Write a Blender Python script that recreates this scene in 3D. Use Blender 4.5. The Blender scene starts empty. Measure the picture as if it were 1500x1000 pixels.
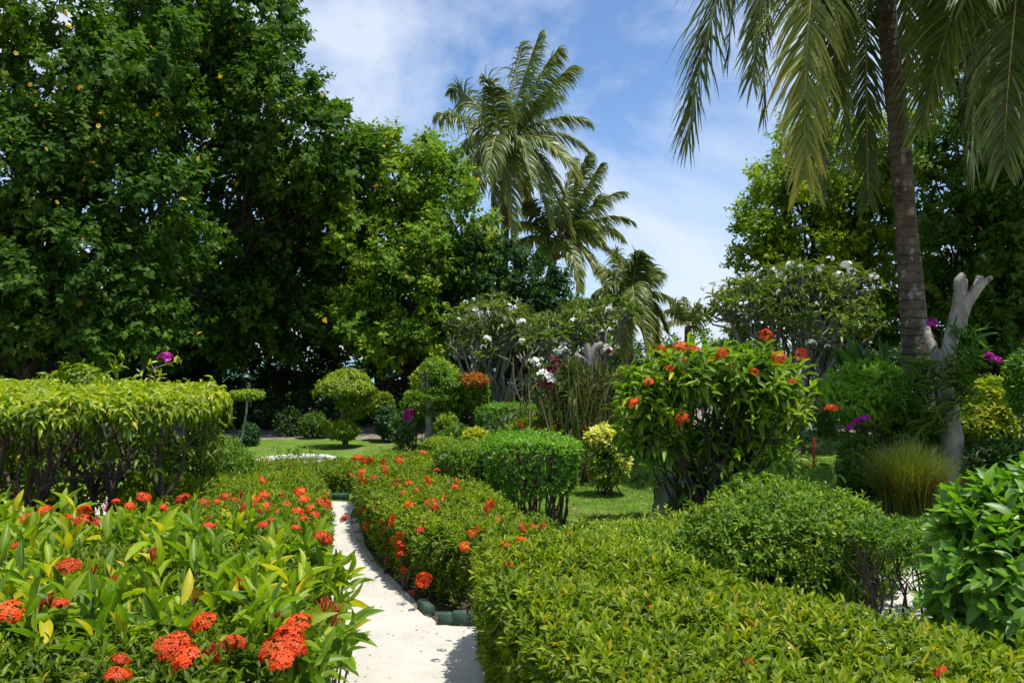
import bpy, math, random
import numpy as np
from mathutils import Vector

C = bpy.context.scene.collection
R = math.radians
FPX, CAMH, HOR = 1200.0, 1.65, 525.0
PITCH = math.atan((HOR - 500) / FPX)

# ------------------------------------------------------------------ camera, world, sun
cam_data = bpy.data.cameras.new('camera'); cam = bpy.data.objects.new('camera', cam_data); C.objects.link(cam)
cam.location = (0, 0, CAMH); cam.rotation_euler = (R(90) + PITCH, 0, 0)
cam_data.sensor_width = 36; cam_data.lens = FPX / 1500 * 36
cam_data.clip_start = .05; cam_data.clip_end = 3000
bpy.context.scene.camera = cam

SUN_EL, SUN_AZ = R(74), R(118)      # azimuth clockwise from +Y (the view direction)
sun_data = bpy.data.lights.new('sun', 'SUN'); sun = bpy.data.objects.new('sun', sun_data); C.objects.link(sun)
sun_data.energy = 4.6; sun_data.angle = R(.53); sun_data.color = (1, .955, .87)
sdir = Vector((math.sin(SUN_AZ) * math.cos(SUN_EL), math.cos(SUN_AZ) * math.cos(SUN_EL), math.sin(SUN_EL)))
sun.rotation_euler = sdir.to_track_quat('Z', 'Y').to_euler()

world = bpy.data.worlds.new('World'); bpy.context.scene.world = world; world.use_nodes = True
nt = world.node_tree; nt.nodes.clear()
def wn(t, **k):
    n = nt.nodes.new(t)
    for a, b in k.items(): setattr(n, a, b)
    return n
wout = wn('ShaderNodeOutputWorld'); wbg = wn('ShaderNodeBackground'); wbg.inputs[1].default_value = .11
sky = wn('ShaderNodeTexSky', sky_type='NISHITA', sun_disc=False, sun_elevation=SUN_EL, sun_rotation=SUN_AZ)
sky.air_density = 1.0; sky.dust_density = .6; sky.ozone_density = 3.0
tc = wn('ShaderNodeTexCoord')
mp = wn('ShaderNodeMapping'); mp.inputs['Scale'].default_value = (1, 1, 1.7); mp.inputs['Location'].default_value = (.35, .2, .12)
nz = wn('ShaderNodeTexNoise'); nz.inputs['Scale'].default_value = 2.3; nz.inputs['Detail'].default_value = 9
nz.inputs['Roughness'].default_value = .56; nz.inputs['Distortion'].default_value = .35
rp = wn('ShaderNodeValToRGB'); rp.color_ramp.elements[0].position = .40; rp.color_ramp.elements[1].position = .60
rp.color_ramp.elements[0].color = (0, 0, 0, 1); rp.color_ramp.elements[1].color = (.85, .85, .85, 1)
mx = wn('ShaderNodeMix', data_type='RGBA'); mx.inputs[7].default_value = (5.6, 6.2, 7.3, 1)
tint = wn('ShaderNodeMix', data_type='RGBA', blend_type='MULTIPLY'); tint.inputs[0].default_value = 1; tint.inputs[7].default_value = (.95, 1.06, 1.20, 1)
L = nt.links.new
L(tc.outputs['Generated'], mp.inputs[0]); L(mp.outputs[0], nz.inputs['Vector']); L(nz.outputs[0], rp.inputs[0])
L(sky.outputs[0], tint.inputs[6]); L(tint.outputs[2], mx.inputs[6]); L(rp.outputs[0], mx.inputs[0]); L(mx.outputs[2], wbg.inputs[0]); L(wbg.outputs[0], wout.inputs[0])

sc = bpy.context.scene
sc.view_settings.view_transform = 'Standard'; sc.view_settings.look = 'None'
sc.view_settings.exposure = .42; sc.view_settings.gamma = 1
sc.render.engine = 'CYCLES'
sc.cycles.max_bounces = 6; sc.cycles.diffuse_bounces = 3; sc.cycles.glossy_bounces = 2; sc.cycles.transmission_bounces = 3
sc.cycles.caustics_reflective = False; sc.cycles.caustics_refractive = False

# ------------------------------------------------------------------ picture coordinates -> world
def P(px, py, Y):
    u, v = (px - 750) / FPX, (500 - py) / FPX
    y = math.cos(PITCH) - math.sin(PITCH) * v; z = math.sin(PITCH) + math.cos(PITCH) * v
    return np.array([u / y * Y, Y, CAMH + z / y * Y])
def H(px, py, h=0.0):
    u, v = (px - 750) / FPX, (500 - py) / FPX
    y = math.cos(PITCH) - math.sin(PITCH) * v; z = math.sin(PITCH) + math.cos(PITCH) * v
    t = (h - CAMH) / z
    return np.array([u * t, y * t, h])
def S(Y): return Y / FPX

# ------------------------------------------------------------------ materials
def newmat(name):
    m = bpy.data.materials.new(name); m.use_nodes = True; t = m.node_tree; t.nodes.clear()
    o = t.nodes.new('ShaderNodeOutputMaterial'); return m, t, o
def hexl(c):  # srgb 0..255 -> linear
    return tuple(((x / 255) / 12.92 if x / 255 <= .04045 else ((x / 255 + .055) / 1.055) ** 2.4) for x in c)
def mat_leaf(name, stops, rough=.42, trans=.3, spec=.4, tcol=None, gain=1., rib=0., vary=0.):
    stops = [(p, tuple(v * gain * q for v, q in zip(c, (1.14, .98, .7)))) for p, c in stops] if gain != 1 else stops
    m, t, o = newmat(name)
    at = t.nodes.new('ShaderNodeAttribute'); at.attribute_name = 'tint'
    cr = t.nodes.new('ShaderNodeValToRGB')
    while len(cr.color_ramp.elements) < len(stops): cr.color_ramp.elements.new(.5)
    for e, (p, c) in zip(cr.color_ramp.elements, stops): e.position = p; e.color = (*c, 1)
    nz = t.nodes.new('ShaderNodeTexNoise'); nz.inputs['Scale'].default_value = 60; nz.inputs['Detail'].default_value = 3
    mr = t.nodes.new('ShaderNodeMapRange'); mr.inputs[3].default_value = .78; mr.inputs[4].default_value = 1.22
    ml = t.nodes.new('ShaderNodeMix'); ml.data_type = 'RGBA'; ml.blend_type = 'MULTIPLY'; ml.inputs[0].default_value = 1
    pb = t.nodes.new('ShaderNodeBsdfPrincipled'); pb.inputs['Roughness'].default_value = rough
    pb.inputs['Specular IOR Level'].default_value = spec
    tb = t.nodes.new('ShaderNodeBsdfTranslucent'); ms = t.nodes.new('ShaderNodeMixShader'); ms.inputs[0].default_value = trans
    tm = t.nodes.new('ShaderNodeMix'); tm.data_type = 'RGBA'; tm.blend_type = 'MULTIPLY'; tm.inputs[0].default_value = 1
    tm.inputs[7].default_value = (*(tcol or (1.5, 1.7, .5)), 1)
    k = t.links.new
    k(at.outputs['Fac'], cr.inputs[0]); k(nz.outputs[0], mr.inputs[0]); k(cr.outputs[0], ml.inputs[6]); k(mr.outputs[0], ml.inputs[7])
    ra = t.nodes.new('ShaderNodeAttribute'); ra.attribute_name = 'rib'; rr = t.nodes.new('ShaderNodeMapRange'); rr.inputs[1].default_value = .04; rr.inputs[2].default_value = .16; rr.inputs[3].default_value = rib; rr.inputs[4].default_value = 0
    oi = t.nodes.new('ShaderNodeObjectInfo'); om = t.nodes.new('ShaderNodeMapRange'); om.inputs[3].default_value = 1 - vary; om.inputs[4].default_value = 1 + vary * .35
    rm = t.nodes.new('ShaderNodeMix'); rm.data_type = 'RGBA'; rm.inputs[7].default_value = (.34, .42, .10, 1); ov = t.nodes.new('ShaderNodeMix'); ov.data_type = 'RGBA'; ov.blend_type = 'MULTIPLY'; ov.inputs[0].default_value = 1
    k(ra.outputs['Fac'], rr.inputs[0]); k(rr.outputs[0], rm.inputs[0]); k(ml.outputs[2], rm.inputs[6]); k(oi.outputs['Random'], om.inputs[0]); k(rm.outputs[2], ov.inputs[6]); k(om.outputs[0], ov.inputs[7]); ml = ov
    k(ml.outputs[2], pb.inputs['Base Color']); k(ml.outputs[2], tm.inputs[6]); k(tm.outputs[2], tb.inputs[0])
    k(pb.outputs[0], ms.inputs[1]); k(tb.outputs[0], ms.inputs[2]); k(ms.outputs[0], o.inputs[0])
    return m
def mat_rough(name, c0, c1, scale=8, rough=.9, bump=.3, bscale=None, detail=8, stretch=(1, 1, 1), spots=None):
    m, t, o = newmat(name)
    tc = t.nodes.new('ShaderNodeTexCoord'); mp = t.nodes.new('ShaderNodeMapping'); mp.inputs['Scale'].default_value = stretch
    nz = t.nodes.new('ShaderNodeTexNoise'); nz.inputs['Scale'].default_value = scale; nz.inputs['Detail'].default_value = detail; nz.inputs['Roughness'].default_value = .65
    cr = t.nodes.new('ShaderNodeValToRGB'); cr.color_ramp.elements[0].position = .35; cr.color_ramp.elements[1].position = .65
    cr.color_ramp.elements[0].color = (*c0, 1); cr.color_ramp.elements[1].color = (*c1, 1)
    pb = t.nodes.new('ShaderNodeBsdfPrincipled'); pb.inputs['Roughness'].default_value = rough; pb.inputs['Specular IOR Level'].default_value = .25
    n2 = t.nodes.new('ShaderNodeTexNoise'); n2.inputs['Scale'].default_value = bscale or scale * 4; n2.inputs['Detail'].default_value = 6
    bp = t.nodes.new('ShaderNodeBump'); bp.inputs['Strength'].default_value = bump; bp.inputs['Distance'].default_value = .02
    k = t.links.new
    k(tc.outputs['Object'], mp.inputs[0]); k(mp.outputs[0], nz.inputs['Vector']); k(mp.outputs[0], n2.inputs['Vector'])
    k(nz.outputs[0], cr.inputs[0]); col = cr.outputs[0]
    if spots:
        n3 = t.nodes.new('ShaderNodeTexNoise'); n3.inputs['Scale'].default_value = spots[1]; n3.inputs['Detail'].default_value = 4
        r3 = t.nodes.new('ShaderNodeValToRGB'); r3.color_ramp.elements[0].position = spots[2]; r3.color_ramp.elements[1].position = spots[2] + spots[3]
        m3 = t.nodes.new('ShaderNodeMix'); m3.data_type = 'RGBA'; m3.inputs[7].default_value = (*spots[0], 1)
        k(mp.outputs[0], n3.inputs['Vector']); k(n3.outputs[0], r3.inputs[0]); k(r3.outputs[0], m3.inputs[0]); k(col, m3.inputs[6]); col = m3.outputs[2]
    k(col, pb.inputs['Base Color']); k(n2.outputs[0], bp.inputs['Height']); k(bp.outputs[0], pb.inputs['Normal']); k(pb.outputs[0], o.inputs[0])
    return m

M = {}
# clipped ixora: yellow green
M['ixora'] = mat_leaf('ixora_leaf', [(0, (.026, .056, .006)), (.45, (.080, .150, .009)), (.85, (.185, .27, .012)), (1, (.30, .26, .02))], .48, .36, .26, gain=1.2)
M['ixora_big'] = mat_leaf('ixora_large_leaf', [(0, (.026, .075, .008)), (.5, (.080, .17, .010)), (.9, (.20, .30, .014)), (1, (.34, .34, .02))], .44, .38, .32, gain=1.3, rib=.55)
M['ficus'] = mat_leaf('ficus_leaf', [(0, (.026, .066, .007)), (.5, (.090, .165, .010)), (.9, (.22, .30, .014)), (1, (.30, .34, .02))], .38, .34, .35, gain=1.3)
M['privet'] = mat_leaf('privet_leaf', [(0, (.024, .066, .008)), (.5, (.056, .138, .013)), (.9, (.14, .23, .020)), (1, (.22, .28, .03))], .42, .34, .3, gain=1.35)
M['bright'] = mat_leaf('bright_leaf', [(0, (.04, .11, .010)), (.5, (.105, .24, .014)), (1, (.21, .38, .022))], .40, .34, rib=.4)
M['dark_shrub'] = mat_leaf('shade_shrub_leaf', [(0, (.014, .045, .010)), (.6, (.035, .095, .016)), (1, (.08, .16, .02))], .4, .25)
M['hibiscus'] = mat_leaf('tree_leaf_deep_green', [(0, (.014, .044, .008)), (.5, (.036, .094, .013)), (.9, (.095, .175, .020)), (.985, (.16, .23, .03)), (1, (.5, .34, .03))], .6, .34, .14, gain=1.3)
M['hib_light'] = mat_leaf('tree_leaf_fresh_green', [(0, (.025, .070, .010)), (.5, (.065, .150, .016)), (.90, (.15, .24, .020)), (.97, (.24, .29, .02)), (1, (.5, .34, .03))], .6, .36, .14, gain=1.3)
M['right_tree'] = mat_leaf('right_tree_leaf', [(0, (.030, .075, .008)), (.5, (.078, .150, .012)), (.95, (.17, .24, .016)), (1, (.34, .26, .02))], .6, .36, .14, gain=1.55)
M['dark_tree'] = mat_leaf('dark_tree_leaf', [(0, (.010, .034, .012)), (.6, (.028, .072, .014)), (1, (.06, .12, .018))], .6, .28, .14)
M['frangipani'] = mat_leaf('frangipani_leaf', [(0, (.038, .080, .022)), (.6, (.085, .145, .036)), (1, (.21, .27, .09))], .42, .25, gain=1.3)
M['palm'] = mat_leaf('palm_leaflet', [(0, (.05, .085, .020)), (.5, (.115, .16, .030)), (.85, (.24, .27, .042)), (1, (.44, .36, .06))], .42, .36, .35, tcol=(1.5, 1.45, .5))
M['croton'] = mat_leaf('croton_leaf', [(0, (.05, .12, .015)), (.45, (.14, .25, .02)), (.7, (.50, .52, .06)), (1, (.75, .68, .20))], .36, .28)
M['yellow'] = mat_leaf('yellow_leaf', [(0, (.06, .12, .01)), (.4, (.17, .26, .014)), (1, (.48, .46, .02))], .38, .34)
M['orange'] = mat_leaf('orange_croton_leaf', [(0, (.09, .13, .01)), (.5, (.26, .19, .01)), (1, (.50, .12, .015))], .4, .3, tcol=(1.5, 1, .5))
M['fern'] = mat_leaf('fern_frond', [(0, (.04, .10, .01)), (1, (.12, .24, .02))], .4, .38)
M['orchid'] = mat_leaf('orchid_stem', [(0, (.05, .08, .012)), (.45, (.11, .15, .02)), (.75, (.20, .16, .06)), (1, (.34, .28, .18))], .5, .15)
M['tuft'] = mat_leaf('ornamental_grass_blade', [(0, (.06, .10, .012)), (.5, (.15, .19, .025)), (.8, (.20, .12, .05)), (1, (.16, .06, .035))], .5, .3)
M['lawn_blade'] = mat_leaf('lawn_blade', [(0, (.08, .17, .014)), (.6, (.17, .31, .022)), (1, (.32, .34, .08))], .5, .35)
M['red'] = mat_leaf('ixora_petal', [(0, (.50, .016, .004)), (.5, (.78, .072, .012)), (1, (.86, .13, .022))], .5, .22, .25, (1.2, .8, .8), vary=.38)
M['bud'] = mat_leaf('ixora_bud', [(0, (.30, .010, .008)), (1, (.60, .03, .02))], .5, .2, .25, (1, 1, 1))
M['white'] = mat_leaf('white_petal', [(0, (.78, .78, .74)), (1, (.88, .87, .82))], .5, .25, .3, (1, 1, 1))
M['magenta'] = mat_leaf('magenta_bract', [(0, (.35, .012, .22)), (1, (.60, .04, .45))], .5, .3, .3, (1, 1, 1))
M['maroon'] = mat_leaf('maroon_petal', [(0, (.10, .008, .02)), (1, (.22, .015, .05))], .5, .2, .3, (1, 1, 1))
M['fruit'] = mat_leaf('yellow_bloom', [(0, (.75, .52, .06)), (1, (.85, .65, .12))], .5, .2, .3, (1, 1, 1))
M['dry'] = mat_leaf('dry_leaf', [(0, (.12, .06, .02)), (1, (.36, .24, .08))], .6, .15, .3, (1, 1, 1))
M['bark'] = mat_rough('bark_brown', (.045, .034, .024), (.13, .10, .075), 9, .9, .7, 30, stretch=(1, 1, .3))
M['bark_dark'] = mat_rough('bark_dark', (.018, .015, .010), (.05, .04, .028), 9, .9, .7, 30, stretch=(1, 1, .3))
M['bark_pale'] = mat_rough('bark_pale', (.16, .145, .12), (.38, .35, .30), 9, .85, .95, 34, stretch=(1, 1, .35), spots=((.10, .08, .06), 5, .56, .08))
M['bark_grey'] = mat_rough('bark_grey', (.12, .11, .10), (.30, .28, .25), 8, .85, .6, 28, stretch=(1, 1, .35))
M['palm_bark'] = mat_rough('palm_bark', (.05, .038, .027), (.13, .105, .078), 7, .9, .8, 34, stretch=(1, 1, .6), spots=((.24, .22, .19), 9, .60, .07))
M['rachis'] = mat_rough('palm_rachis', (.22, .20, .05), (.38, .30, .09), 8, .5, .1)
M['sand_path'] = mat_rough('white_coral_sand', (.44, .415, .36), (.52, .495, .44), 3, .95, .35, 160, spots=((.40, .35, .28), 70, .66, .05))
M['sand'] = mat_rough('beach_sand', (.36, .32, .26), (.52, .47, .39), 2, .95, .5, 50, spots=((.16, .12, .08), 5, .55, .1))
M['lawn'] = mat_rough('lawn_turf', (.080, .15, .016), (.15, .25, .026), 3, .95, .9, 120, spots=((.24, .21, .09), 1.3, .58, .14))
M['shade_toned_sand'] = mat_rough('shade_toned_sandy_earth', (.13, .115, .09), (.27, .24, .19), 3, .95, .6, 50, spots=((.07, .05, .035), 9, .55, .1))  # grey dirty sand, darkened further to carry the trees' shade in its colour
M['soil'] = mat_rough('garden_soil', (.035, .026, .018), (.10, .078, .055), 12, .95, .9, 50)
M['kerb'] = mat_rough('green_painted_block', (.022, .055, .036), (.05, .10, .068), 14, .7, .25, 60, spots=((.28, .27, .23), 16, .62, .06))
M['concrete'] = mat_rough('whitewashed_concrete', (.40, .385, .35), (.56, .54, .50), 10, .85, .3, 60, spots=((.33, .31, .27), 7, .60, .1))
M['stone'] = mat_rough('grey_stone', (.20, .20, .20), (.38, .37, .36), 8, .85, .6, 30)
M['sea'] = mat_rough('sea_water', (.10, .30, .34), (.16, .38, .42), .2, .2, .2, 3)
M['redpaint'] = mat_rough('red_paint', (.40, .05, .03), (.55, .08, .05), 8, .6, .1)
M['nut'] = mat_rough('coconut_husk', (.20, .17, .05), (.34, .22, .06), 8, .5, .1)

def ring_bark(m):
    t = m.node_tree; k = t.links.new; pb = [n for n in t.nodes if n.type == 'BSDF_PRINCIPLED'][0]; bp = [n for n in t.nodes if n.type == 'BUMP'][0]
    tc = t.nodes.new('ShaderNodeTexCoord'); wv = t.nodes.new('ShaderNodeTexWave'); wv.bands_direction = 'Z'; wv.wave_profile = 'SAW'; wv.inputs['Scale'].default_value = 2.6
    wv.inputs['Distortion'].default_value = 3.2; wv.inputs['Detail'].default_value = 3; wv.inputs['Detail Scale'].default_value = 2.5
    cr = t.nodes.new('ShaderNodeValToRGB'); cr.color_ramp.elements[0].position = .0; cr.color_ramp.elements[0].color = (.32, .32, .32, 1); cr.color_ramp.elements[1].position = .22; cr.color_ramp.elements[1].color = (1, 1, 1, 1)
    ml = t.nodes.new('ShaderNodeMix'); ml.data_type = 'RGBA'; ml.blend_type = 'MULTIPLY'; ml.inputs[0].default_value = .62; src = pb.inputs['Base Color'].links[0].from_socket
    ad = t.nodes.new('ShaderNodeMath'); ad.operation = 'MULTIPLY_ADD'; ad.inputs[1].default_value = 1.6; hs = bp.inputs['Height'].links[0].from_socket
    k(tc.outputs['Object'], wv.inputs['Vector']); k(wv.outputs['Fac'], cr.inputs[0]); k(src, ml.inputs[6]); k(cr.outputs[0], ml.inputs[7]); k(ml.outputs[2], pb.inputs['Base Color'])
    k(cr.outputs[0], ad.inputs[0]); k(hs, ad.inputs[2]); k(ad.outputs[0], bp.inputs['Height'])
ring_bark(M['palm_bark'])

# ------------------------------------------------------------------ object plumbing
def tag(o, label=None, cat=None, group=None, kind=None):
    if label: o['label'] = label
    if cat: o['category'] = cat
    if group: o['group'] = group
    if kind: o['kind'] = kind
    return o
def thing(name, loc, label, cat, group=None):
    o = bpy.data.objects.new(name, None); C.objects.link(o); o.location = tuple(float(v) for v in loc)
    o.empty_display_size = .2
    return tag(o, label, cat, group)
class MB:
    """collects arrays, links ONE mesh object in the end (coordinates are world; parent's location is removed)"""
    def __init__(s): s.V = []; s.F = []; s.T = []; s.A = []; s.n = 0
    def add(s, V, F, T=None, A=None):
        V = np.asarray(V, float).reshape(-1, 3); F = np.asarray(F, np.int64).reshape(-1, 4)
        s.V.append(V); s.F.append(F + s.n); s.n += len(V)
        s.A.append(np.ones(len(V)) if A is None else A)
        s.T.append(np.full(len(V), .5) if T is None else np.broadcast_to(np.asarray(T, float), (len(V),)))
    def mesh(s, name, mat, off=(0, 0, 0), smooth=True):
        V = np.concatenate(s.V) - np.asarray(off, float); F = np.concatenate(s.F); T = np.concatenate(s.T)
        me = bpy.data.meshes.new(name); me.vertices.add(len(V)); me.vertices.foreach_set('co', V.astype(np.float32).ravel())
        me.loops.add(F.size); me.loops.foreach_set('vertex_index', F.astype(np.int32).ravel())
        me.polygons.add(len(F)); me.polygons.foreach_set('loop_start', np.arange(0, F.size, 4, dtype=np.int32))
        if smooth: me.polygons.foreach_set('use_smooth', np.ones(len(F), bool))
        a = me.attributes.new('tint', 'FLOAT', 'POINT'); a.data.foreach_set('value', T.astype(np.float32))
        if any(a.min() < 1 for a in s.A): b = me.attributes.new('rib', 'FLOAT', 'POINT'); b.data.foreach_set('value', np.concatenate(s.A).astype(np.float32))
        else: b = me.attributes.new('rib', 'FLOAT', 'POINT'); b.data.foreach_set('value', np.ones(len(V), np.float32))
        me.update(calc_edges=True); me.materials.append(mat); return me
    def build(s, name, mat, parent=None, smooth=True, off=None):
        if off is None: off = tuple(parent.location) if parent else (0, 0, 0)
        o = bpy.data.objects.new(name, s.mesh(name, mat, off, smooth)); C.objects.link(o)
        if parent: o.parent = parent
        return o
def unit(v): return v / np.maximum(np.linalg.norm(v, axis=-1, keepdims=True), 1e-9)
def runit(rng, n): return unit(rng.normal(size=(n, 3)))
def fnoise(p, scale, seed=0, oct=3):
    r = np.random.default_rng(seed); out = 0; amp = 1; tot = 0
    for o in range(oct):
        for k in range(3):
            d = unit(r.normal(size=3)) * scale * (2 ** o) * r.uniform(.7, 1.3)
            out = out + amp * np.sin(p @ d * 6.283 + r.uniform(0, 6.28)); tot += amp
        amp *= .55
    return out / tot * 1.6

# ------------------------------------------------------------------ leaf templates (x along, y across, z up), quads only
def template(n, prof, fold=.12, curl=.18):
    xs = np.linspace(0, 1, n); V = []
    for x in xs:
        w = max(prof(x), .03) * .5
        z = -curl * x * x
        V += [(x, w, z + fold * w * 2), (x, 0, z), (x, -w, z + fold * w * 2)]
    F = []
    for i in range(n - 1):
        a = i * 3; F += [(a, a + 1, a + 4, a + 3), (a + 1, a + 2, a + 5, a + 4)]
    return np.array(V), np.array(F)
ovate = lambda x: math.sin(math.pi * min(1, x * .97 + .015)) ** .75 * (1.05 - .25 * x)
lance = lambda x: math.sin(math.pi * min(1, x * .95 + .03)) ** 1.0
heart = lambda x: (1.1 * (1 - x) ** .55 * (.62 + .9 * min(x * 4, 1) * .45)) if x > 0 else .62
strap = lambda x: .9 * (1 - x) ** .3 * min(1, .4 + x * 3)
T_LO = (np.array([(0, 0, 0), (.45, .5, .05), (1, 0, -.12), (.45, -.5, .05)]), np.array([(0, 3, 2, 1)]))
T_MID = template(4, ovate); T_HI = template(7, ovate, .16, .25); T_LAN = template(4, lance, .2, .15)
T_HEART = template(4, heart, .12, .22); T_STRAP = template(5, strap, .15, .25); T_HEART_LO = (np.array([(0, 0, 0), (.3, .5, .05), (1, 0, -.15), (.3, -.5, .05)]), np.array([(0, 3, 2, 1)]))
T_DROOP = template(5, lance, .2, .55); T_OV_HI = template(6, ovate, .14, .22)
def put_leaves(mb, tpl, pos, d, nrm, L, W, tintv):
    V, F = tpl; n = len(pos)
    x = unit(d); y = unit(np.cross(nrm, x)); z = np.cross(x, y)
    L = np.broadcast_to(L, (n,))[:, None, None]; W = np.broadcast_to(W, (n,))[:, None, None]
    out = pos[:, None, :] + V[None, :, 0:1] * L * x[:, None, :] + V[None, :, 1:2] * W * y[:, None, :] + V[None, :, 2:3] * L * z[:, None, :]
    FF = F[None] + (np.arange(n) * len(V))[:, None, None]
    mb.add(out.reshape(-1, 3), FF.reshape(-1, 4), np.repeat(np.clip(tintv, 0, 1), len(V)), np.tile((np.abs(V[:, 1]) > 1e-6).astype(float), n) if len(V) > 15 else None)
def shoots(mb, rng, tpl, tips, dirs, n=6, L=.05, W=.022, slen=.06, spread=(75, 30), droop=0., tbase=None, tvar=.16, lv=.28, up=.5, pair=False):
    m = len(tips)
    if m == 0: return
    dirs = unit(dirs); a = np.where(np.abs(dirs[:, 2:3]) < .9, np.array([[0, 0, 1.]]), np.array([[1., 0, 0]]))
    u = unit(np.cross(dirs, a)); v = np.cross(dirs, u)
    i = np.tile(np.arange(n), m); s = np.repeat(np.arange(m), n); t = i / max(n - 1, 1)
    phi0 = rng.uniform(0, 6.28, m)[s]
    phi = phi0 + (i // 2 * 1.5708 + (i % 2) * 3.1416 if pair else i * 2.4) + rng.normal(0, .35, m * n)
    tt = (i // 2) / max((n - 1) // 2, 1) if pair else t
    ang = np.radians(spread[0] + (spread[1] - spread[0]) * tt + rng.normal(0, 10, m * n))
    D = dirs[s]; ld = np.cos(ang)[:, None] * D + np.sin(ang)[:, None] * (np.cos(phi)[:, None] * u[s] + np.sin(phi)[:, None] * v[s])
    ld[:, 2] -= droop; ld = unit(ld)
    pos = tips[s] - D * (slen * (1 - tt))[:, None]
    nh = D * .6 + np.array([0, 0, up]) + rng.normal(0, .22, (m * n, 3))
    size = (1 - .35 * tt) * rng.uniform(1 - lv, 1 + lv, m * n)
    if tbase is None: tbase = np.full(m, .45)
    tv = tbase[s] + rng.normal(0, tvar, m * n) + .12 * tt
    tv[rng.uniform(0, 1, m * n) < .004] = 1.
    put_leaves(mb, tpl, pos, ld, nh, L * size, W * size, tv)
def tube(mb, pts, rad, sides=7, T=.5, cap=True):
    pts = np.asarray(pts, float); n = len(pts); rad = np.broadcast_to(rad, (n,))
    tg = unit(np.gradient(pts, axis=0)); ref = np.array([1., 0, 0]) if abs(tg[0][2]) > .7 else np.array([0, 0, 1.])
    u = unit(np.cross(tg, ref)); v = np.cross(tg, u); a = np.linspace(0, 6.2832, sides, endpoint=False)
    V = pts[:, None] + rad[:, None, None] * (np.cos(a)[None, :, None] * u[:, None] + np.sin(a)[None, :, None] * v[:, None])
    F = []
    for i in range(n - 1):
        for j in range(sides):
            k = (j + 1) % sides; F.append((i * sides + j, i * sides + k, (i + 1) * sides + k, (i + 1) * sides + j))
    V = V.reshape(-1, 3)
    if cap:
        for r, c in ((0, pts[0]), (n - 1, pts[-1])):
            ring = V[r * sides:(r + 1) * sides]; b0 = len(V); V = np.vstack([V, ring, c]); ci = len(V) - 1
            for j in range(0, sides - 1, 2):
                F.append((ci, b0 + j, b0 + j + 1, b0 + (j + 2) % sides))
    F = [f for f in F if len(set(f)) == 4]
    mb.add(V, F, T)
def wobble(rng, a, b, n=6, amp=.08, sag=0.):
    a, b = np.asarray(a, float), np.asarray(b, float); t = np.linspace(0, 1, n)[:, None]
    p = a + (b - a) * t; ln = np.linalg.norm(b - a)
    w = rng.normal(size=(n, 3)) * amp * ln; w = w * np.sin(np.pi * t)
    p += w * .6; p[:, 2] += (np.sin(np.pi * t) * sag * ln)[:, 0]
    return p

# ------------------------------------------------------------------ shapes that carry foliage
def chaikin(poly, it=2):
    p = np.asarray(poly, float)
    for _ in range(it):
        q = np.roll(p, -1, 0); p = np.stack([.75 * p + .25 * q, .25 * p + .75 * q], 1).reshape(-1, 2)
    return p
def inside(poly, x):
    a = poly; b = np.roll(poly, -1, 0); c = np.zeros(len(x), bool)
    for (x0, y0), (x1, y1) in zip(a, b):
        c ^= ((y0 > x[:, 1]) != (y1 > x[:, 1])) & (x[:, 0] < (x1 - x0) * (x[:, 1] - y0) / (y1 - y0 + 1e-12) + x0)
    return c
def edge(poly, x):
    best = np.full(len(x), 1e9); nn = np.zeros((len(x), 2)); area = 0
    for (x0, y0), (x1, y1) in zip(poly, np.roll(poly, -1, 0)): area += x0 * y1 - x1 * y0
    sg = 1 if area > 0 else -1
    for p0, p1 in zip(poly, np.roll(poly, -1, 0)):
        d = p1 - p0; t = np.clip(((x - p0) @ d) / (d @ d + 1e-12), 0, 1); q = p0 + t[:, None] * d; r = np.linalg.norm(x - q, axis=1)
        k = r < best; best[k] = r[k]; nn[k] = np.array([d[1], -d[0]]) / np.linalg.norm(d) * sg
    return best, nn
def hedge_pts(rng, poly, h, dens, z0=.06, rnd=.10, lean=.08, bump=.03, inner=.5, seed=0, sd=1.):
    """shoot tips and directions over top, sides and inside of a clipped hedge"""
    poly = chaikin(poly); lo, hi = poly.min(0), poly.max(0); A = np.prod(hi - lo)
    x = rng.uniform(lo, hi, (int(A * dens), 2)); x = x[inside(poly, x)]
    d, nn = edge(poly, x); k = np.clip(1 - d / rnd, 0, 1)
    z = h - rnd * (1 - np.sqrt(1 - k * k)); p3 = np.c_[x, z]
    z = z + bump * fnoise(p3 * np.array([1, 1, 0]), 1.3, seed) + rng.normal(0, .012, len(x)) + .5 * bump * fnoise(p3, 5, seed + 5)
    z = z + (rng.uniform(0, 1, len(x)) < .035) * rng.uniform(.02, .065, len(x))
    T = [np.c_[x, z]]; D = [np.c_[nn * k[:, None] * .9, np.ones(len(x))] + rng.normal(0, .25, (len(x), 3))]
    seg = np.roll(poly, -1, 0) - poly; ln = np.linalg.norm(seg, axis=1); per = ln.sum()
    m = int(per * (h - z0) * dens * sd); i = rng.choice(len(poly), m, p=ln / per); q = poly[i] + seg[i] * rng.uniform(0, 1, (m, 1))
    _, nn = edge(poly, q); zz = z0 + (h - z0 - rnd * .4) * rng.uniform(0, 1, m) ** .75
    off = -lean * (1 - zz / h) + .022 * fnoise(np.c_[q, zz], 2.2, seed + 9) + rng.normal(0, .014, m) - rnd * .3 * np.clip(zz / h, 0, 1) ** 4
    q = q + nn * off[:, None]
    T.append(np.c_[q, zz]); D.append(np.c_[nn, np.full(m, .45)] + rng.normal(0, .35, (m, 3)))
    m = int(A * dens * inner * 2); x = rng.uniform(lo, hi, (m, 2)); x = x[inside(poly, x)]; d, nn = edge(poly, x); x = x[d > lean]
    T.append(np.c_[x, z0 + (h - z0 - .03) * rng.uniform(0, 1, len(x)) ** .7]); D.append(rng.normal(0, .6, (len(x), 3)) + np.array([0, 0, .7]))
    return np.concatenate(T), np.concatenate(D)
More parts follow.
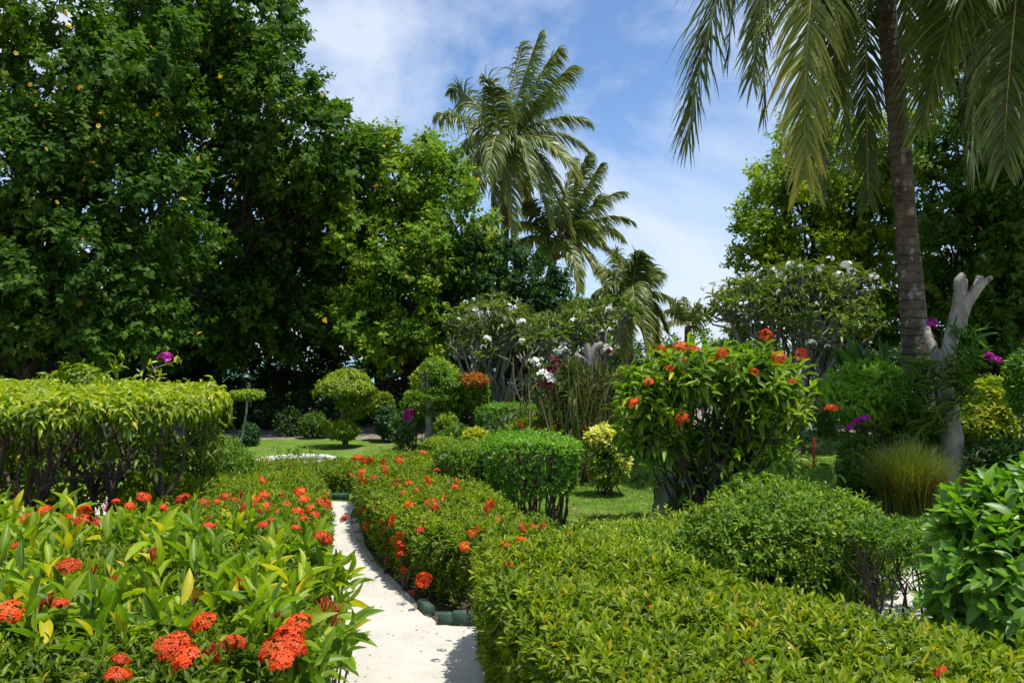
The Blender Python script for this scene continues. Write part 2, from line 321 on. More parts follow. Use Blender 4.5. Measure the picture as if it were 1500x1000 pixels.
def ell_pts(rng, c, r, n, lump=.12, inner=.25, seed=0, low=-1., up=.35):
    c, r = np.asarray(c, float), np.asarray(r, float)
    u = runit(rng, int(n * 1.6)); u = u[u[:, 2] > low][:n]
    k = 1 + lump * fnoise(u, .9, seed) + rng.normal(0, .03, len(u))
    deep = rng.uniform(0, 1, len(u)) < inner; k = np.where(deep, k * rng.uniform(.35, .95, len(u)), k)
    return c + u * r * k[:, None], unit(u / r) + np.array([0, 0, up]) + rng.normal(0, .3, u.shape)
def stems(mb, rng, base, spread, tops, r=.012, n=None, sides=5):
    """stems fan from a base area up into the foliage"""
    for t in tops:
        b = np.array(base, float) + np.r_[rng.normal(0, spread, 2), 0]
        p = wobble(rng, b, t, 6, .07); k = np.linspace(1, .35, 6) * r * rng.uniform(.7, 1.3); tube(mb, p, k, sides)

# ------------------------------------------------------------------ flowers (shared meshes, copied as child objects)
def ixora_head(seed, n, pet, Rr, lo=False):
    rng = np.random.default_rng(seed); mb = MB()
    u = runit(rng, n * 4); u = u[u[:, 2] > -.05][:n]
    pos = u * np.array([Rr, Rr, Rr * .78]) * rng.uniform(.85, 1.05, (len(u), 1))
    nrm = unit(u + np.array([0, 0, .25])); a = unit(np.cross(nrm, np.array([.3, .9, .2]))); b = np.cross(nrm, a)
    V = np.array([(0, 0, 0), (.55, .30, .0), (1, 0, -.05), (.55, -.30, .0)]); F = np.array([(0, 3, 2, 1)])
    for k in range(4):
        ph = rng.uniform(0, .6, len(u)) + k * 1.5708
        d = np.cos(ph)[:, None] * a + np.sin(ph)[:, None] * b + nrm * .15
        put_leaves(mb, (V, F), pos, d, nrm, pet, pet, rng.uniform(0, 1, len(u)) * .4 + .35 + .25 * u[:, 2])
    if not lo:
        for q, w in zip(pos[::3], u[::3]): tube(mb, np.array([[0, 0, -Rr * .5], q]), .0012, 3, .1, cap=False)
    return mb.mesh('flower_cluster', M['red'], smooth=False)
def ixora_bud(seed, n, Rr):
    rng = np.random.default_rng(seed); mb = MB()
    for k in range(n):
        d = unit(rng.normal(0, .36, 3) + np.array([0, 0, 1.0])); l = Rr * rng.uniform(1.2, 1.9)
        tube(mb, np.array([[0, 0, -Rr * .3], d * l * .6, d * l * .9, d * l]), np.array([.0010, .0012, .0021, .0008]), 4, rng.uniform(0, 1))
    return mb.mesh('flower_bud_cluster', M['bud'])
RED_HI = [ixora_head(i, 85, .0125, .05) for i in range(4)]
RED_LO = [ixora_head(20 + i, 34, .017, .045, True) for i in range(3)]
BUD = [ixora_bud(40 + i, 17, .030) for i in range(3)]
def petal_head(seed, mat, n=9, pet=.05, Rr=.09, name='flower_cluster'):
    rng = np.random.default_rng(seed); mb = MB(); V = np.array([(0, 0, 0), (.6, .36, .05), (1, 0, 0), (.6, -.36, .05)]); F = np.array([(0, 3, 2, 1)])
    u = runit(rng, n); u[:, 2] = np.abs(u[:, 2]); pos = u * Rr; a = unit(np.cross(u, np.array([.3, .8, .4]))); b = np.cross(u, a)
    for k in range(5):
        ph = rng.uniform(0, .4, n) + k * 1.2566
        put_leaves(mb, (V, F), pos, np.cos(ph)[:, None] * a + np.sin(ph)[:, None] * b + u * .35, u, pet, pet, rng.uniform(0, 1, n))
    return mb.mesh(name, mat, smooth=False)
WHITE = [petal_head(60 + i, M['white'], 9, .042, .07) for i in range(3)]
MAG = [petal_head(70 + i, M['magenta'], 14, .04, .06) for i in range(2)]
MAROON = [petal_head(80, M['maroon'], 14, .045, .07)]
YEL = [petal_head(90, M['fruit'], 2, .045, .015, 'flower')]
def flower(parent, pos, meshes, rng, s=1., tilt=.35, name='flower_cluster'):
    o = bpy.data.objects.new(name, meshes[int(rng.integers(len(meshes)))]); C.objects.link(o); o.parent = parent
    o.location = tuple(float(a) - b for a, b in zip(pos, parent.location)); o.scale = (s,) * 3
    o.rotation_euler = (rng.normal(0, tilt), rng.normal(0, tilt), rng.uniform(0, 6.28)); return o

# ------------------------------------------------------------------ setting
def sheet(name, poly, z, mat, smooth_it=0):
    p = chaikin(poly, smooth_it) if smooth_it else np.asarray(poly, float)
    me = bpy.data.meshes.new(name); me.from_pydata([(x, y, z) for x, y in p], [], [tuple(range(len(p)))]); me.update(); me.materials.append(mat)
    if me.polygons[0].normal.z < 0: me.flip_normals()
    o = bpy.data.objects.new(name, me); C.objects.link(o); o['kind'] = 'structure'; return o
sheet('ground', [(-600, -60), (600, -60), (600, 1500), (-600, 1500)], 0, M['sand'])
sheet('sea', [(-600, 46), (600, 46), (600, 1500), (-600, 1500)], .02, M['sea'])
PATH = [(-.62, -2), (.28, -2), (.20, 1.5), (.06, 3.2), (.02, 3.9), (.35, 4.25), (1.6, 4.3), (3.2, 4.2), (6, 4.0), (6, 6.7), (3.4, 6.6), (2.1, 6.1), (1.2, 5.2), (.7, 5.1),
        (-.30, 5.02), (-.50, 5.12), (-.92, 6.05), (-1.33, 7.15), (-1.72, 8.6), (-1.72, 9.35), (-2.2, 9.5), (-4.2, 9.3), (-7.5, 9.0), (-7.5, 8.2), (-4.2, 8.5), (-2.4, 8.6),
        (-1.95, 7.9), (-1.52, 6.6), (-1.15, 5.0), (-.86, 4.0), (-.70, 3.0), (-.62, 1.5)]
sheet('shade_toned_ground', [(-30, 15), (-6, 15.6), (0, 15.5), (6, 16.5), (16, 11), (30, 11), (30, 31), (-30, 31)], .003, M['shade_toned_sand'], 1)  # darker sand sheet standing in for tree shade on the ground
sheet('shade_toned_ground', [(-30, 4), (-6.8, 4), (-6.5, 9.2), (-9, 11), (-9, 15.2), (-30, 15)], .0035, M['shade_toned_sand'])
sheet('lawn', [(-9, 9.9), (-1.9, 10.0), (-1.0, 5.9), (.2, 5.3), (1.9, 5.6), (3.4, 6.3), (9, 6.3), (14, 12), (12, 19), (4, 18), (-1, 16.2), (-4, 17), (-9, 16)], .004, M['lawn'], 2)
sheet('garden_bed', [(-1.72, 9.2), (-1.28, 7.2), (-.86, 6.1), (-.46, 5.14), (.75, 5.16), (.5, 5.6), (.1, 6.5), (-.2, 7.8), (-.1, 9.3), (-.8, 10.6), (-1.9, 10.7)], .008, M['soil'])
sheet('garden_bed', [(-.12, 3.95), (.1, 3.2), (.4, 1.2), (2.6, 1.0), (2.3, 2.7), (1.3, 3.6), (.7, 4.2), (-.05, 4.75)], .0085, M['soil'])
sheet('garden_bed', [(-.66, 1.2), (-.72, 3.0), (-.9, 4.0), (-1.3, 5.0), (-1.7, 6.6), (-2.05, 7.9), (-5, 8.1), (-7, 8.0), (-7, 1.2)], .0075, M['soil'])
sheet('path', PATH, .0135, M['sand_path'], 2)

def box_mb(mb, c, s, rz=0, T=.5, bev=.004):
    """box with bevelled edges: three nested rings"""
    cx, cy, cz = c; w, d, h = s[0] / 2, s[1] / 2, s[2]
    rings = [(w - bev, d - bev, 0), (w, d, bev), (w, d, h - bev), (w - bev, d - bev, h), (1e-3, 1e-3, h + .0005)]
    V = []
    for a, b, z in rings:
        for sx, sy in ((-1, -1), (1, -1), (1, 1), (-1, 1)):
            x, y = sx * a, sy * b; V.append((cx + x * math.cos(rz) - y * math.sin(rz), cy + x * math.sin(rz) + y * math.cos(rz), cz + z))
    F = [(i * 4 + j, i * 4 + (j + 1) % 4, i * 4 + 4 + (j + 1) % 4, i * 4 + 4 + j) for i in range(4) for j in range(4)]
    mb.add(V, F, T)

# ------------------------------------------------------------------ green painted edging blocks along the planting beds
def line_blocks(pts, step, size, label, group):
    pts = np.array(pts, float); seg = np.diff(pts, axis=0); ln = np.linalg.norm(seg, axis=1); cum = np.r_[0, np.cumsum(ln)]
    rng = np.random.default_rng(5); mbm = MB(); box_mb(mbm, (0, 0, 0), (size[0], size[1], size[2])); me = mbm.mesh('edging_block', M['kerb'], smooth=False)
    for k, s in enumerate(np.arange(step / 2, cum[-1], step)):
        i = min(np.searchsorted(cum, s) - 1, len(seg) - 1); p = pts[i] + seg[i] * ((s - cum[i]) / ln[i])
        o = bpy.data.objects.new('edging_block', me); C.objects.link(o); o.location = (p[0], p[1], .004)
        o.location.z -= rng.uniform(0, .012); o.rotation_euler = (rng.normal(0, .04), rng.normal(0, .04), math.atan2(seg[i][1], seg[i][0]) + rng.normal(0, .03))
        tag(o, label, 'edging block', group)
line_blocks([(-.46, 5.10), (.30, 5.12)], .092, (.084, .06, .085), 'small green painted block across the near end of the middle flower hedge', 'green edging blocks at the path fork')
line_blocks([(-.60, 5.44), (-.52, 5.25)], .20, (.188, .06, .075), 'green painted block in the row under the path side of the middle flower hedge', 'green edging blocks beside the winding path')
line_blocks([(-2.5, 9.60), (-1.96, 9.60)], .20, (.188, .06, .075), 'green painted block under the short hedge where the path turns left', 'green edging blocks under the short hedge')

# ------------------------------------------------------------------ hedges
def hedge(name, label, cat, poly, h, dens, mat, L=.05, W=.02, n=7, tpl=T_MID, seed=1, group=None, slen=.06, spread=(78, 28), twig=40, tb=(.25, .5), **k):
    rng = np.random.default_rng(seed); pc = np.mean(poly, 0); root = thing(name, (pc[0], pc[1], 0), label, cat, group)
    droop = k.pop('droop', 0.); pair = k.pop('pair', False); tr = k.pop('trim', None)
    tips, dirs = hedge_pts(rng, poly, h, dens, seed=seed, **k)
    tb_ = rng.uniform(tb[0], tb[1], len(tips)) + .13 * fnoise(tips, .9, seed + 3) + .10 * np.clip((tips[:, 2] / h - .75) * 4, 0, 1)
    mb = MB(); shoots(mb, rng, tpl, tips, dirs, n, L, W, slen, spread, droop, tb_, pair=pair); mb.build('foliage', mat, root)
    # twigs inside
    mb = MB(); lo, hi = np.min(poly, 0), np.max(poly, 0); pp = chaikin(poly, 1)
    x = rng.uniform(lo, hi, (twig * 3, 2)); x = x[inside(pp, x)][:twig]
    for q in x:
        b = np.r_[q, 0]
        for j in range(3):
            t = b + np.r_[rng.normal(0, .13, 2), h * rng.uniform(.7, .97)]
            if not inside(pp, t[None, :2])[0]: t[:2] = q
            tube(mb, wobble(rng, b, t, 5, .09), np.linspace(.009, .003, 5), 4)
    if mb.n: mb.build('stem', M['bark'], root)
    return root
def edgeY(px): return float(np.interp(px, [515, 520, 535, 580, 640, 690], [9.4, 9.0, 7.4, 6.1, 5.2, 5.05]))

# right front hedge
rh = hedge('flowering_hedge', 'long yellow green clipped hedge filling the bottom right foreground, few red flowers', 'hedge',
      [(-.12, 4.95), (-.22, 4.4), (-.17, 3.75), (.0, 3.15), (.22, 2.6), (.5, 1.7), (2.2, 1.5), (2.35, 2.2), (1.62, 3.02), (1.0, 3.75), (.45, 4.7)],
      .68, 640, M['ixora'], .057, .0205, 8, T_MID, 1, lean=.10, rnd=.13, bump=.035, twig=60, tb=(.3, .58))
rng = np.random.default_rng(3)
for px, py, s in [(768, 771, .9), (783, 770, .9), (798, 770, 1), (764, 790, 1.1), (739, 797, 1), (745, 825, .7), (761, 765, .7), (957, 890, .7), (834, 779, .5), (1095, 967, .6), (1378, 984, .8), (730, 758, .6)]:
    flower(rh, H(px, py + 3, .685), RED_LO, rng, s * .72)
for px, py, Y, s in [(690, 782, 4.55, .8), (699, 775, 4.7, .6), (681, 801, 4.4, .9), (707, 886, 3.9, .6), (1372, 975, 0, .6)]:
    if Y: flower(rh, P(px, py, Y), RED_LO, rng, s * .75, .8)

# middle hedge
mh = hedge('flowering_hedge', 'clipped hedge with many orange red flowers along the right of the white path', 'hedge',
      [(-.46, 5.24), (-.90, 6.10), (-1.32, 7.2), (-1.76, 9.0), (-1.80, 10.3), (-1.0, 10.5), (-.74, 9.3), (-.30, 7.9), (.06, 6.5), (.22, 5.3)],
      .49, 420, M['ixora'], .058, .022, 7, T_MID, 2, lean=.05, rnd=.12, bump=.035, twig=70, tb=(.2, .5))
for px, py, s in [(719, 743, 1.3), (633, 740, 1.2), (575, 762, .9), (586, 786, .9), (588, 802, 1.1), (589, 813, 1), (621, 849, 1.2), (603, 869, .6), (529, 730, 1.1), (537, 744, 1), (548, 744, 1),
      (539, 768, 1), (545, 764, 1), (563, 763, .8), (566, 779, .8), (591, 835, .5), (568, 820, .6), (519, 715, .9), (586, 675, 1.2), (563, 677, .8), (530, 694, 1.1), (563, 689, 1),
      (581, 706, .9), (598, 709, .9), (625, 705, 1.1), (666, 706, .9), (666, 715, .9), (599, 739, .8), (615, 777, .7), (525, 673, 1.3), (539, 676, 1.3), (533, 752, 1), (541, 775, .9), (556, 748, .7),
      (610, 718, .6), (590, 722, .6), (548, 700, .7), (640, 690, .7), (532, 705, .8), (524, 742, .8), (565, 800, .6), (577, 790, .7), (553, 783, .6), (650, 728, .5)]:
    q = H(px, py, .535); Ye = edgeY(px)
    if q[1] < Ye + .05: q = P(px, py, Ye - .13)
    flower(mh, q, RED_LO, rng, s * (1.15 if q[1] > 8 else 1.0), .6)

bh = hedge('flowering_hedge', 'low clipped hedge wing behind the middle flower hedge, running towards the domed shrub', 'hedge',
      [(-1.0, 10.7), (-.1, 9.2), (.25, 9.5), (-.3, 11.1), (-1.1, 11.4)], .52, 420, M['ixora'], .055, .022, 6, T_LO, 4, twig=20, tb=(.2, .5))
for px, py in [(700, 655), (648, 662), (620, 660)]: flower(bh, H(px, py + 4, .54), RED_LO, rng, 1.)

# short hedge left of the path end, and the near left small leaved one
sh = hedge('clipped_hedge', 'short clipped yellow green hedge facing the bend where the path turns left', 'hedge',
      [(-1.95, 9.62), (-2.6, 9.62), (-3.7, 9.7), (-4.0, 10.4), (-3.0, 10.9), (-1.85, 10.8)], .33, 420, M['ixora'], .052, .021, 7, T_MID, 5, lean=.06, twig=30, tb=(.2, .5))
for px, py in [(425, 673), (455, 690), (515, 684), (372, 678)]: flower(sh, P(px, py + 12, 9.5), RED_LO, rng, .9)
nh = hedge('flowering_hedge', 'small leaved hedge crowded with red flowers between the large leaved bush and the path', 'hedge',
      [(-1.10, 4.8), (-1.33, 6.1), (-1.62, 7.1), (-2.0, 7.9), (-3.0, 8.0), (-3.4, 6.9), (-2.4, 5.3), (-1.9, 4.5)], .63, 430, M['ixora'], .05, .0195, 7, T_MID, 6, bump=.06, lean=.04, twig=30, tb=(.25, .5))
for px, py, s in [(385, 700, 1.1), (375, 727, 1), (386, 740, 1.2), (402, 745, 1), (440, 718, 1.5), (446, 731, 1.3), (474, 734, 1.5), (478, 722, .9), (345, 732, 1.2), (368, 733, 1), (420, 735, .9), (388, 723, 1.3),
      (437, 745, 1), (445, 757, .9), (420, 748, .8), (455, 742, .9), (360, 745, .7), (412, 722, .7), (462, 750, .8), (396, 757, .7)]:
    flower(nh, H(px, py + 4, .66), RED_LO, rng, s * .78, .5)

# small-leaved ixora below the large leaved one, bottom left
lf = hedge('small_leaved_hedge', 'darker small leaved bush at the very bottom left under the large leaves', 'hedge',
      [(-.66, 1.5), (-.66, 2.6), (-.78, 3.6), (-1.1, 4.6), (-1.9, 4.7), (-3.2, 4.4), (-3.2, 1.35), (-1.6, 1.25)], .76, 560, M['ixora'], .05, .018, 7, T_MID, 7, bump=.05, lean=.02, rnd=.14, twig=50, tb=(.1, .4))

# large leaved ixora, bottom left
def big_ixora():
    rng = np.random.default_rng(11); root = thing('ixora_bush', (-1.6, 3, 0), 'large bush with broad lime leaves and red flowers filling the bottom left foreground', 'bush')
    poly = chaikin([(-.55, 2.3), (-.53, 2.9), (-.66, 3.6), (-1.0, 4.4), (-2.0, 4.9), (-3.6, 4.7), (-3.6, 2.2), (-2.4, 2.05), (-1.5, 2.2), (-1.1, 2.5)])
    lo, hi = poly.min(0), poly.max(0); x = rng.uniform(lo, hi, (2100, 2)); x = x[inside(poly, x)]
    d, nn = edge(poly, x); k = np.clip(1 - d / .25, 0, 1)
    z = .80 - .16 * k * k + .035 * fnoise(np.c_[x, x[:, 0]], .9, 4) + rng.normal(0, .035, len(x)); z -= .10 * np.clip((2.7 - x[:, 1]) / .6, 0, 1)
    low = rng.uniform(0, 1, len(x)) < .35; z[low] -= rng.uniform(.08, .35, low.sum())
    D = np.c_[nn * k[:, None], np.full(len(x), 1.1)] + rng.normal(0, .28, (len(x), 3))
    mb = MB(); s = rng.uniform(.8, 1.15, len(x)); tb = rng.uniform(.34, .78, len(x)) + .12 * fnoise(np.c_[x, z], .8, 9)
    # keep twice as few shoots close to the camera, where each leaf is large
    shoots(mb, rng, T_HI, np.c_[x, z][::2], D[::2], 7, .148, .046, .14, (72, 15), -.05, tb[::2], .16, .34, .35, True)
    mb.build('foliage', M['ixora_big'], root)
    mb = MB()
    for q, zz, dd in zip(x[::5], z[::5], D[::5]):
        b = np.r_[q + (np.array([-1.8, 3.4]) - q) * .12, 0]; tube(mb, wobble(rng, b, np.r_[q, zz] - unit(dd) * .02, 6, .02), np.linspace(.009, .0025, 6), 5)
    mb.build('stem', M['bark'], root)
    F = [(190, 742, .8), (240, 745, .7), (330, 728, .8), (170, 735, .6), (40, 760, .8), (385, 770, .7), (360, 745, .8), (20, 800, .6), (505, 760, .6), (211, 729, 1), (67, 749, 1), (95, 761, .9), (124, 748, .9), (121, 764, 1.1), (146, 766, .8), (268, 732, 1.1), (299, 737, .8), (306, 772, .8), (101, 831, 1.15), (473, 790, 1.1), (300, 914, 1.1),
         (250, 950, 1.15), (274, 966, 1.1), (404, 955, 1.15), (424, 934, 1.15), (437, 914, 1), (345, 942, .8), (15, 897, 1.1), (88, 885, .7), (176, 968, .7), (173, 992, .9), (432, 776, .7), (318, 735, .5), (412, 968, .9), (262, 940, .9), (432, 948, .9)]
    for px, py, s in F:
        h = .83 - .07 * max(0, (py - 840) / 160); flower(root, H(px, py, h + .03), RED_HI, rng, s * .80, .35)
    for px, py, s in [(167, 860, 1), (351, 860, 1), (288, 880, 1), (223, 820, 1.1), (403, 914, 1), (318, 968, 1.2), (335, 955, 1.1), (475, 900, 1.2), (492, 900, .9), (72, 888, 1), (155, 748, .9), (137, 840, .7), (303, 765, .8), (245, 962, .8), (486, 915, .8), (60, 893, .9), (240, 735, .6), (352, 728, .8), (468, 783, .9)]:
        h = .84 - .07 * max(0, (py - 840) / 160); flower(root, H(px, py, h), BUD, rng, s * .9, .3, 'flower_bud_cluster')
    return root
big_ixora()

# ------------------------------------------------------------------ flat topped ficus canopy, left
def ficus():
    rng = np.random.default_rng(21); root = thing('flat_topped_ficus', (-3.6, 6.3, 0), 'broad flat topped clipped canopy with drooping lime leaves on dark stems, far left', 'topiary')
    poly = [(-2.2, 6.1), (-2.3, 5.5), (-3.0, 5.15), (-5.2, 4.9), (-6.4, 5.2), (-6.6, 8.2), (-4.5, 8.7), (-2.95, 8.0), (-2.35, 7.0)]
    tips, dirs = hedge_pts(rng, poly, 1.41, 330, z0=1.23, rnd=.16, lean=.05, bump=.03, inner=.10, seed=21, sd=1.1)
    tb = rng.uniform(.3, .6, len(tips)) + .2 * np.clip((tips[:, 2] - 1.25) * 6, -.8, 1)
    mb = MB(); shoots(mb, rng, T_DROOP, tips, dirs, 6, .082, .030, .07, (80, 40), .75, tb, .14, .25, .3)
    # thinner foliage hanging below the canopy
    x = np.c_[rng.uniform(-6, -2.2, 360), rng.uniform(5.2, 8, 360)]; x = x[inside(chaikin(poly), x)]; z = 1.22 - .40 * rng.uniform(0, 1, len(x)) ** 1.6
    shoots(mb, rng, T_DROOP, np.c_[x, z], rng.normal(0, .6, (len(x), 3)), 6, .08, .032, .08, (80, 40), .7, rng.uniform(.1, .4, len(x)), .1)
    mb.build('foliage', M['ficus'], root)
    mb = MB()
    for px, Y in [(160, 6.2), (130, 6.6), (95, 5.9), (60, 6.4), (30, 5.8), (-10, 6.3), (185, 6.8), (240, 6.2), (108, 7.4), (215, 7.6), (-60, 6.8), (290, 7.2), (45, 7.6)]:
        b = P(px, 700, Y); b[2] = 0; k = b + np.r_[rng.normal(0, .12), rng.normal(0, .1), rng.uniform(.45, .7)]
        tube(mb, wobble(rng, b, k, 6, .05), np.linspace(.036, .026, 6), 8)
        for j in range(5):
            t = k + np.r_[rng.normal(0, .38), rng.normal(0, .35), 1.3 - k[2] + rng.uniform(-.1, .05)]
            if inside(chaikin(poly), t[None, :2])[0]: tube(mb, wobble(rng, k, t, 7, .09), np.linspace(.020, .006, 7), 6)
    mb.build('stem', M['bark'], root)
    mb = MB(); t = P(118, 545, 7.2); q = np.array([t] * 40) + rng.normal(0, 1, (40, 3)) * [.12, .12, .06]
    shoots(mb, rng, T_DROOP, q, q - t + [0, 0, .1], 7, .085, .032, .07, (70, 25), .4, rng.uniform(.3, .6, 40)); mb.build('new_shoot', M['ficus'], root)
ficus()

def ball(name, label, cat, c, r, n, mat, L, W, k=6, tpl=T_MID, seed=1, base=None, group=None, low=-.95, lump=.1, inner=.25, slen=.06, spread=(75, 30), droop=0., tb=(.2, .55), stem=(8, .012, .05), smat='bark', flowers=None, fm=None, fs=1., root=None, up=.35, pair=False, extra=None):
    """shrub: rounded foliage volume on stems; c and r in metres"""
    rng = np.random.default_rng(seed); c = np.asarray(c, float); r = np.broadcast_to(np.asarray(r, float), (3,))
    base = np.array([c[0], c[1], 0.]) if base is None else np.asarray(base, float)
    if root is None: root = thing(name, (base[0], base[1], 0), label, cat, group)
    T, D = ell_pts(rng, c, r, n, lump, inner, seed, low, up)
    if extra is not None:
        for (c2, r2, n2) in extra:
            a, b = ell_pts(rng, c2, r2, n2, lump, inner, seed + 3, low, up); T = np.r_[T, a]; D = np.r_[D, b]
    D = D[T[:, 2] > .03]; T = T[T[:, 2] > .03]
    mb = MB(); tbv = rng.uniform(*tb, len(T)) + .13 * fnoise(T, 1.5 / max(r[0], .3), seed + 7)
    shoots(mb, rng, tpl, T, D, k, L, W, slen, spread, droop, tbv, pair=pair); mb.build('foliage', mat, root)
    mb = MB()
    if stem[0]:
        ii = rng.choice(len(T), stem[0] * 3); 
        for j in range(stem[0]):
            b = base + np.r_[rng.normal(0, stem[2], 2), 0]; t = T[ii[j]] * .8 + c * .2; mid = b + (t - b) * .5 + rng.normal(0, .05, 3) * r
            tube(mb, wobble(rng, b, mid, 5, .05), np.linspace(stem[1], stem[1] * .7, 5), 6)
            for q in range(3):
                t2 = T[ii[(j * 3 + q) % len(ii)]]; t2 = mid + (t2 - mid) * min(1, 1.2 * r.max() / (np.linalg.norm(t2 - mid) + .01)); tube(mb, wobble(rng, mid, t2, 5, .07), np.linspace(stem[1] * .6, stem[1] * .2, 5), 4)
        mb.build('stem', M[smat], root)
    if flowers:
        for px, py, Y, s in flowers: flower(root, P(px, py, Y), fm, rng, s * fs, .6)
    return root

# round shrub beside ficus
ball('round_shrub', 'dense round small leaved shrub below the right end of the flat topped canopy', 'shrub', P(303, 700, 7.4), (.44, .42, .40), 1500, M['privet'], .045, .017, 6, seed=31, lump=.05)
ball('round_shrub', 'loose yellow green bush seen through the stems at the far left edge', 'shrub', P(40, 715, 7.8), (.7, .5, .42), 420, M['yellow'], .12, .045, 6, seed=32, tb=(.2, .6))
ball('low_shrub', 'dark leafy bush behind the stems under the flat canopy', 'shrub', P(215, 690, 8.3), (.42, .4, .42), 520, M['privet'], .08, .032, 6, seed=33)

# domed shrub (two lobes)
c = P(787, 664, 8.0)
rt = thing('domed_shrub', (c[0], 8.0, 0), 'bright green flat domed clipped shrub on a skirt of bare stems beside the lawn', 'topiary')
def dome(root, poly, h, z0, dens, mat, L, W, seed, rnd=.2, legs=14, legr=.012, sd=.8, tb=(.25, .55), inner=.35, tpl=T_MID, n=6, lean=.05):
    rng = np.random.default_rng(seed); tips, dirs = hedge_pts(rng, poly, h, dens, z0=z0, rnd=rnd, lean=lean, bump=.02, inner=inner, seed=seed, sd=sd)
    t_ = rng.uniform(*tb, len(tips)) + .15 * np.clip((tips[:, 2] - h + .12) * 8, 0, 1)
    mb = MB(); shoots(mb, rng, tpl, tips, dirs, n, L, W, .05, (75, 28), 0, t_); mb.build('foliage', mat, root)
    mb = MB(); p = np.array(poly); cc = p.mean(0)
    for k in range(legs):
        b = np.r_[cc + (p[rng.integers(len(p))] - cc) * rng.uniform(.1, .62), 0]; t = np.r_[cc + (b[:2] - cc) * rng.uniform(1.1, 1.6), h - .1]
        m_ = b + (t - b) * .45 + np.r_[rng.normal(0, .04, 2), 0]; tube(mb, wobble(rng, b, m_, 5, .06), np.linspace(legr, legr * .7, 5), 6)
        for j in range(3): tube(mb, wobble(rng, m_, t + np.r_[rng.normal(0, .12, 2), rng.normal(0, .04)], 5, .1), np.linspace(legr * .7, legr * .3, 5), 4)
    mb.build('stem', M['bark'], root)
dome(rt, [(-.35, 7.75), (.1, 7.5), (.55, 7.55), (.72, 7.9), (.68, 8.6), (.2, 9.0), (-.3, 8.7)], .86, .34, 380, M['bright'], .055, .028, 41, .14, 34, .013, .65, inner=.15, lean=.16)
rt = thing('domed_shrub', (-.5, 8.4, 0), 'greyer rounded clipped shrub joined to the left of the bright domed one', 'topiary')
dome(rt, [(-.30, 7.9), (-.65, 8.0), (-.85, 8.4), (-.75, 8.95), (-.35, 9.1), (-.2, 8.5)], .77, .2, 440, M['privet'], .045, .024, 42, .2, 18, .010, .9, inner=.2)
rt = thing('low_shrub', (-.02, 7.2, 0), 'sparse low sprouting plant at the foot of the domed shrub', 'shrub')
ball('', '', '', (.05, 7.0, .14), (.42, .3, .2), 300, M['privet'], .06, .022, 5, seed=43, root=rt, tb=(.3, .6))
# grey stone behind the hedge
def rock(px, py, Y, r, label, mat='stone', seed=1):
    rng = np.random.default_rng(seed); c = P(px, py, Y); c[2] = 0; o = thing('garden_stone', c, label, 'stone'); n, m = 10, 14; V = []
    for i in range(n):
        for j in range(m):
            th = math.pi * (i + .02) / (n - 1 + .04); ph = 6.2832 * j / m; V.append((math.sin(th) * math.cos(ph), math.sin(th) * math.sin(ph), math.cos(th)))
    V = np.array(V); V = V * (1 + .16 * fnoise(V, .5, seed))[:, None] * [r, r * .8, r * .75] + c + [0, 0, r * .45]
    F = [(i * m + j, i * m + (j + 1) % m, (i + 1) * m + (j + 1) % m, (i + 1) * m + j) for i in range(n - 1) for j in range(m)]
    mb = MB(); mb.add(V, F); mb.build('rock', M[mat], o)
rock(733, 745, 7.1, .13, 'rounded grey stone behind the middle hedge, left of the domed shrub stems')

# variegated croton
ball('variegated_croton', 'upright bush with cream and yellow leaves on top standing on the lawn', 'shrub', P(892, 668, 9.9), (.27, .25, .36), 380, M['croton'], .085, .04, 6, T_MID, 51,
     base=(1.17, 9.9, 0), tb=(.15, .8), stem=(10, .012, .08), extra=[(P(893, 640, 9.9), (.20, .2, .10), 150)])
_r = np.random.default_rng(77); _t, _d = ell_pts(_r, P(891, 640, 9.85), (.25, .22, .12), 150, .15, .1, 7); _m = MB(); shoots(_m, _r, T_MID, _t, _d, 6, .085, .038, .06, (75, 28), 0, _r.uniform(.65, 1, 150)); _o = [o for o in C.objects if o.name.startswith('variegated_croton')][0]; _m.build('new_leaf', M['croton'], _o)
ball('low_ixora', 'low golden green mound with tiny red flowers behind the domed shrub', 'shrub', P(778, 640, 10.8), (.42, .3, .26), 520, M['ixora'], .06, .022, 6, T_LO, 52,
     flowers=[(762, 622, 10.6, 1), (790, 627, 10.6, 1)], fm=RED_LO, fs=.9, tb=(.35, .7))

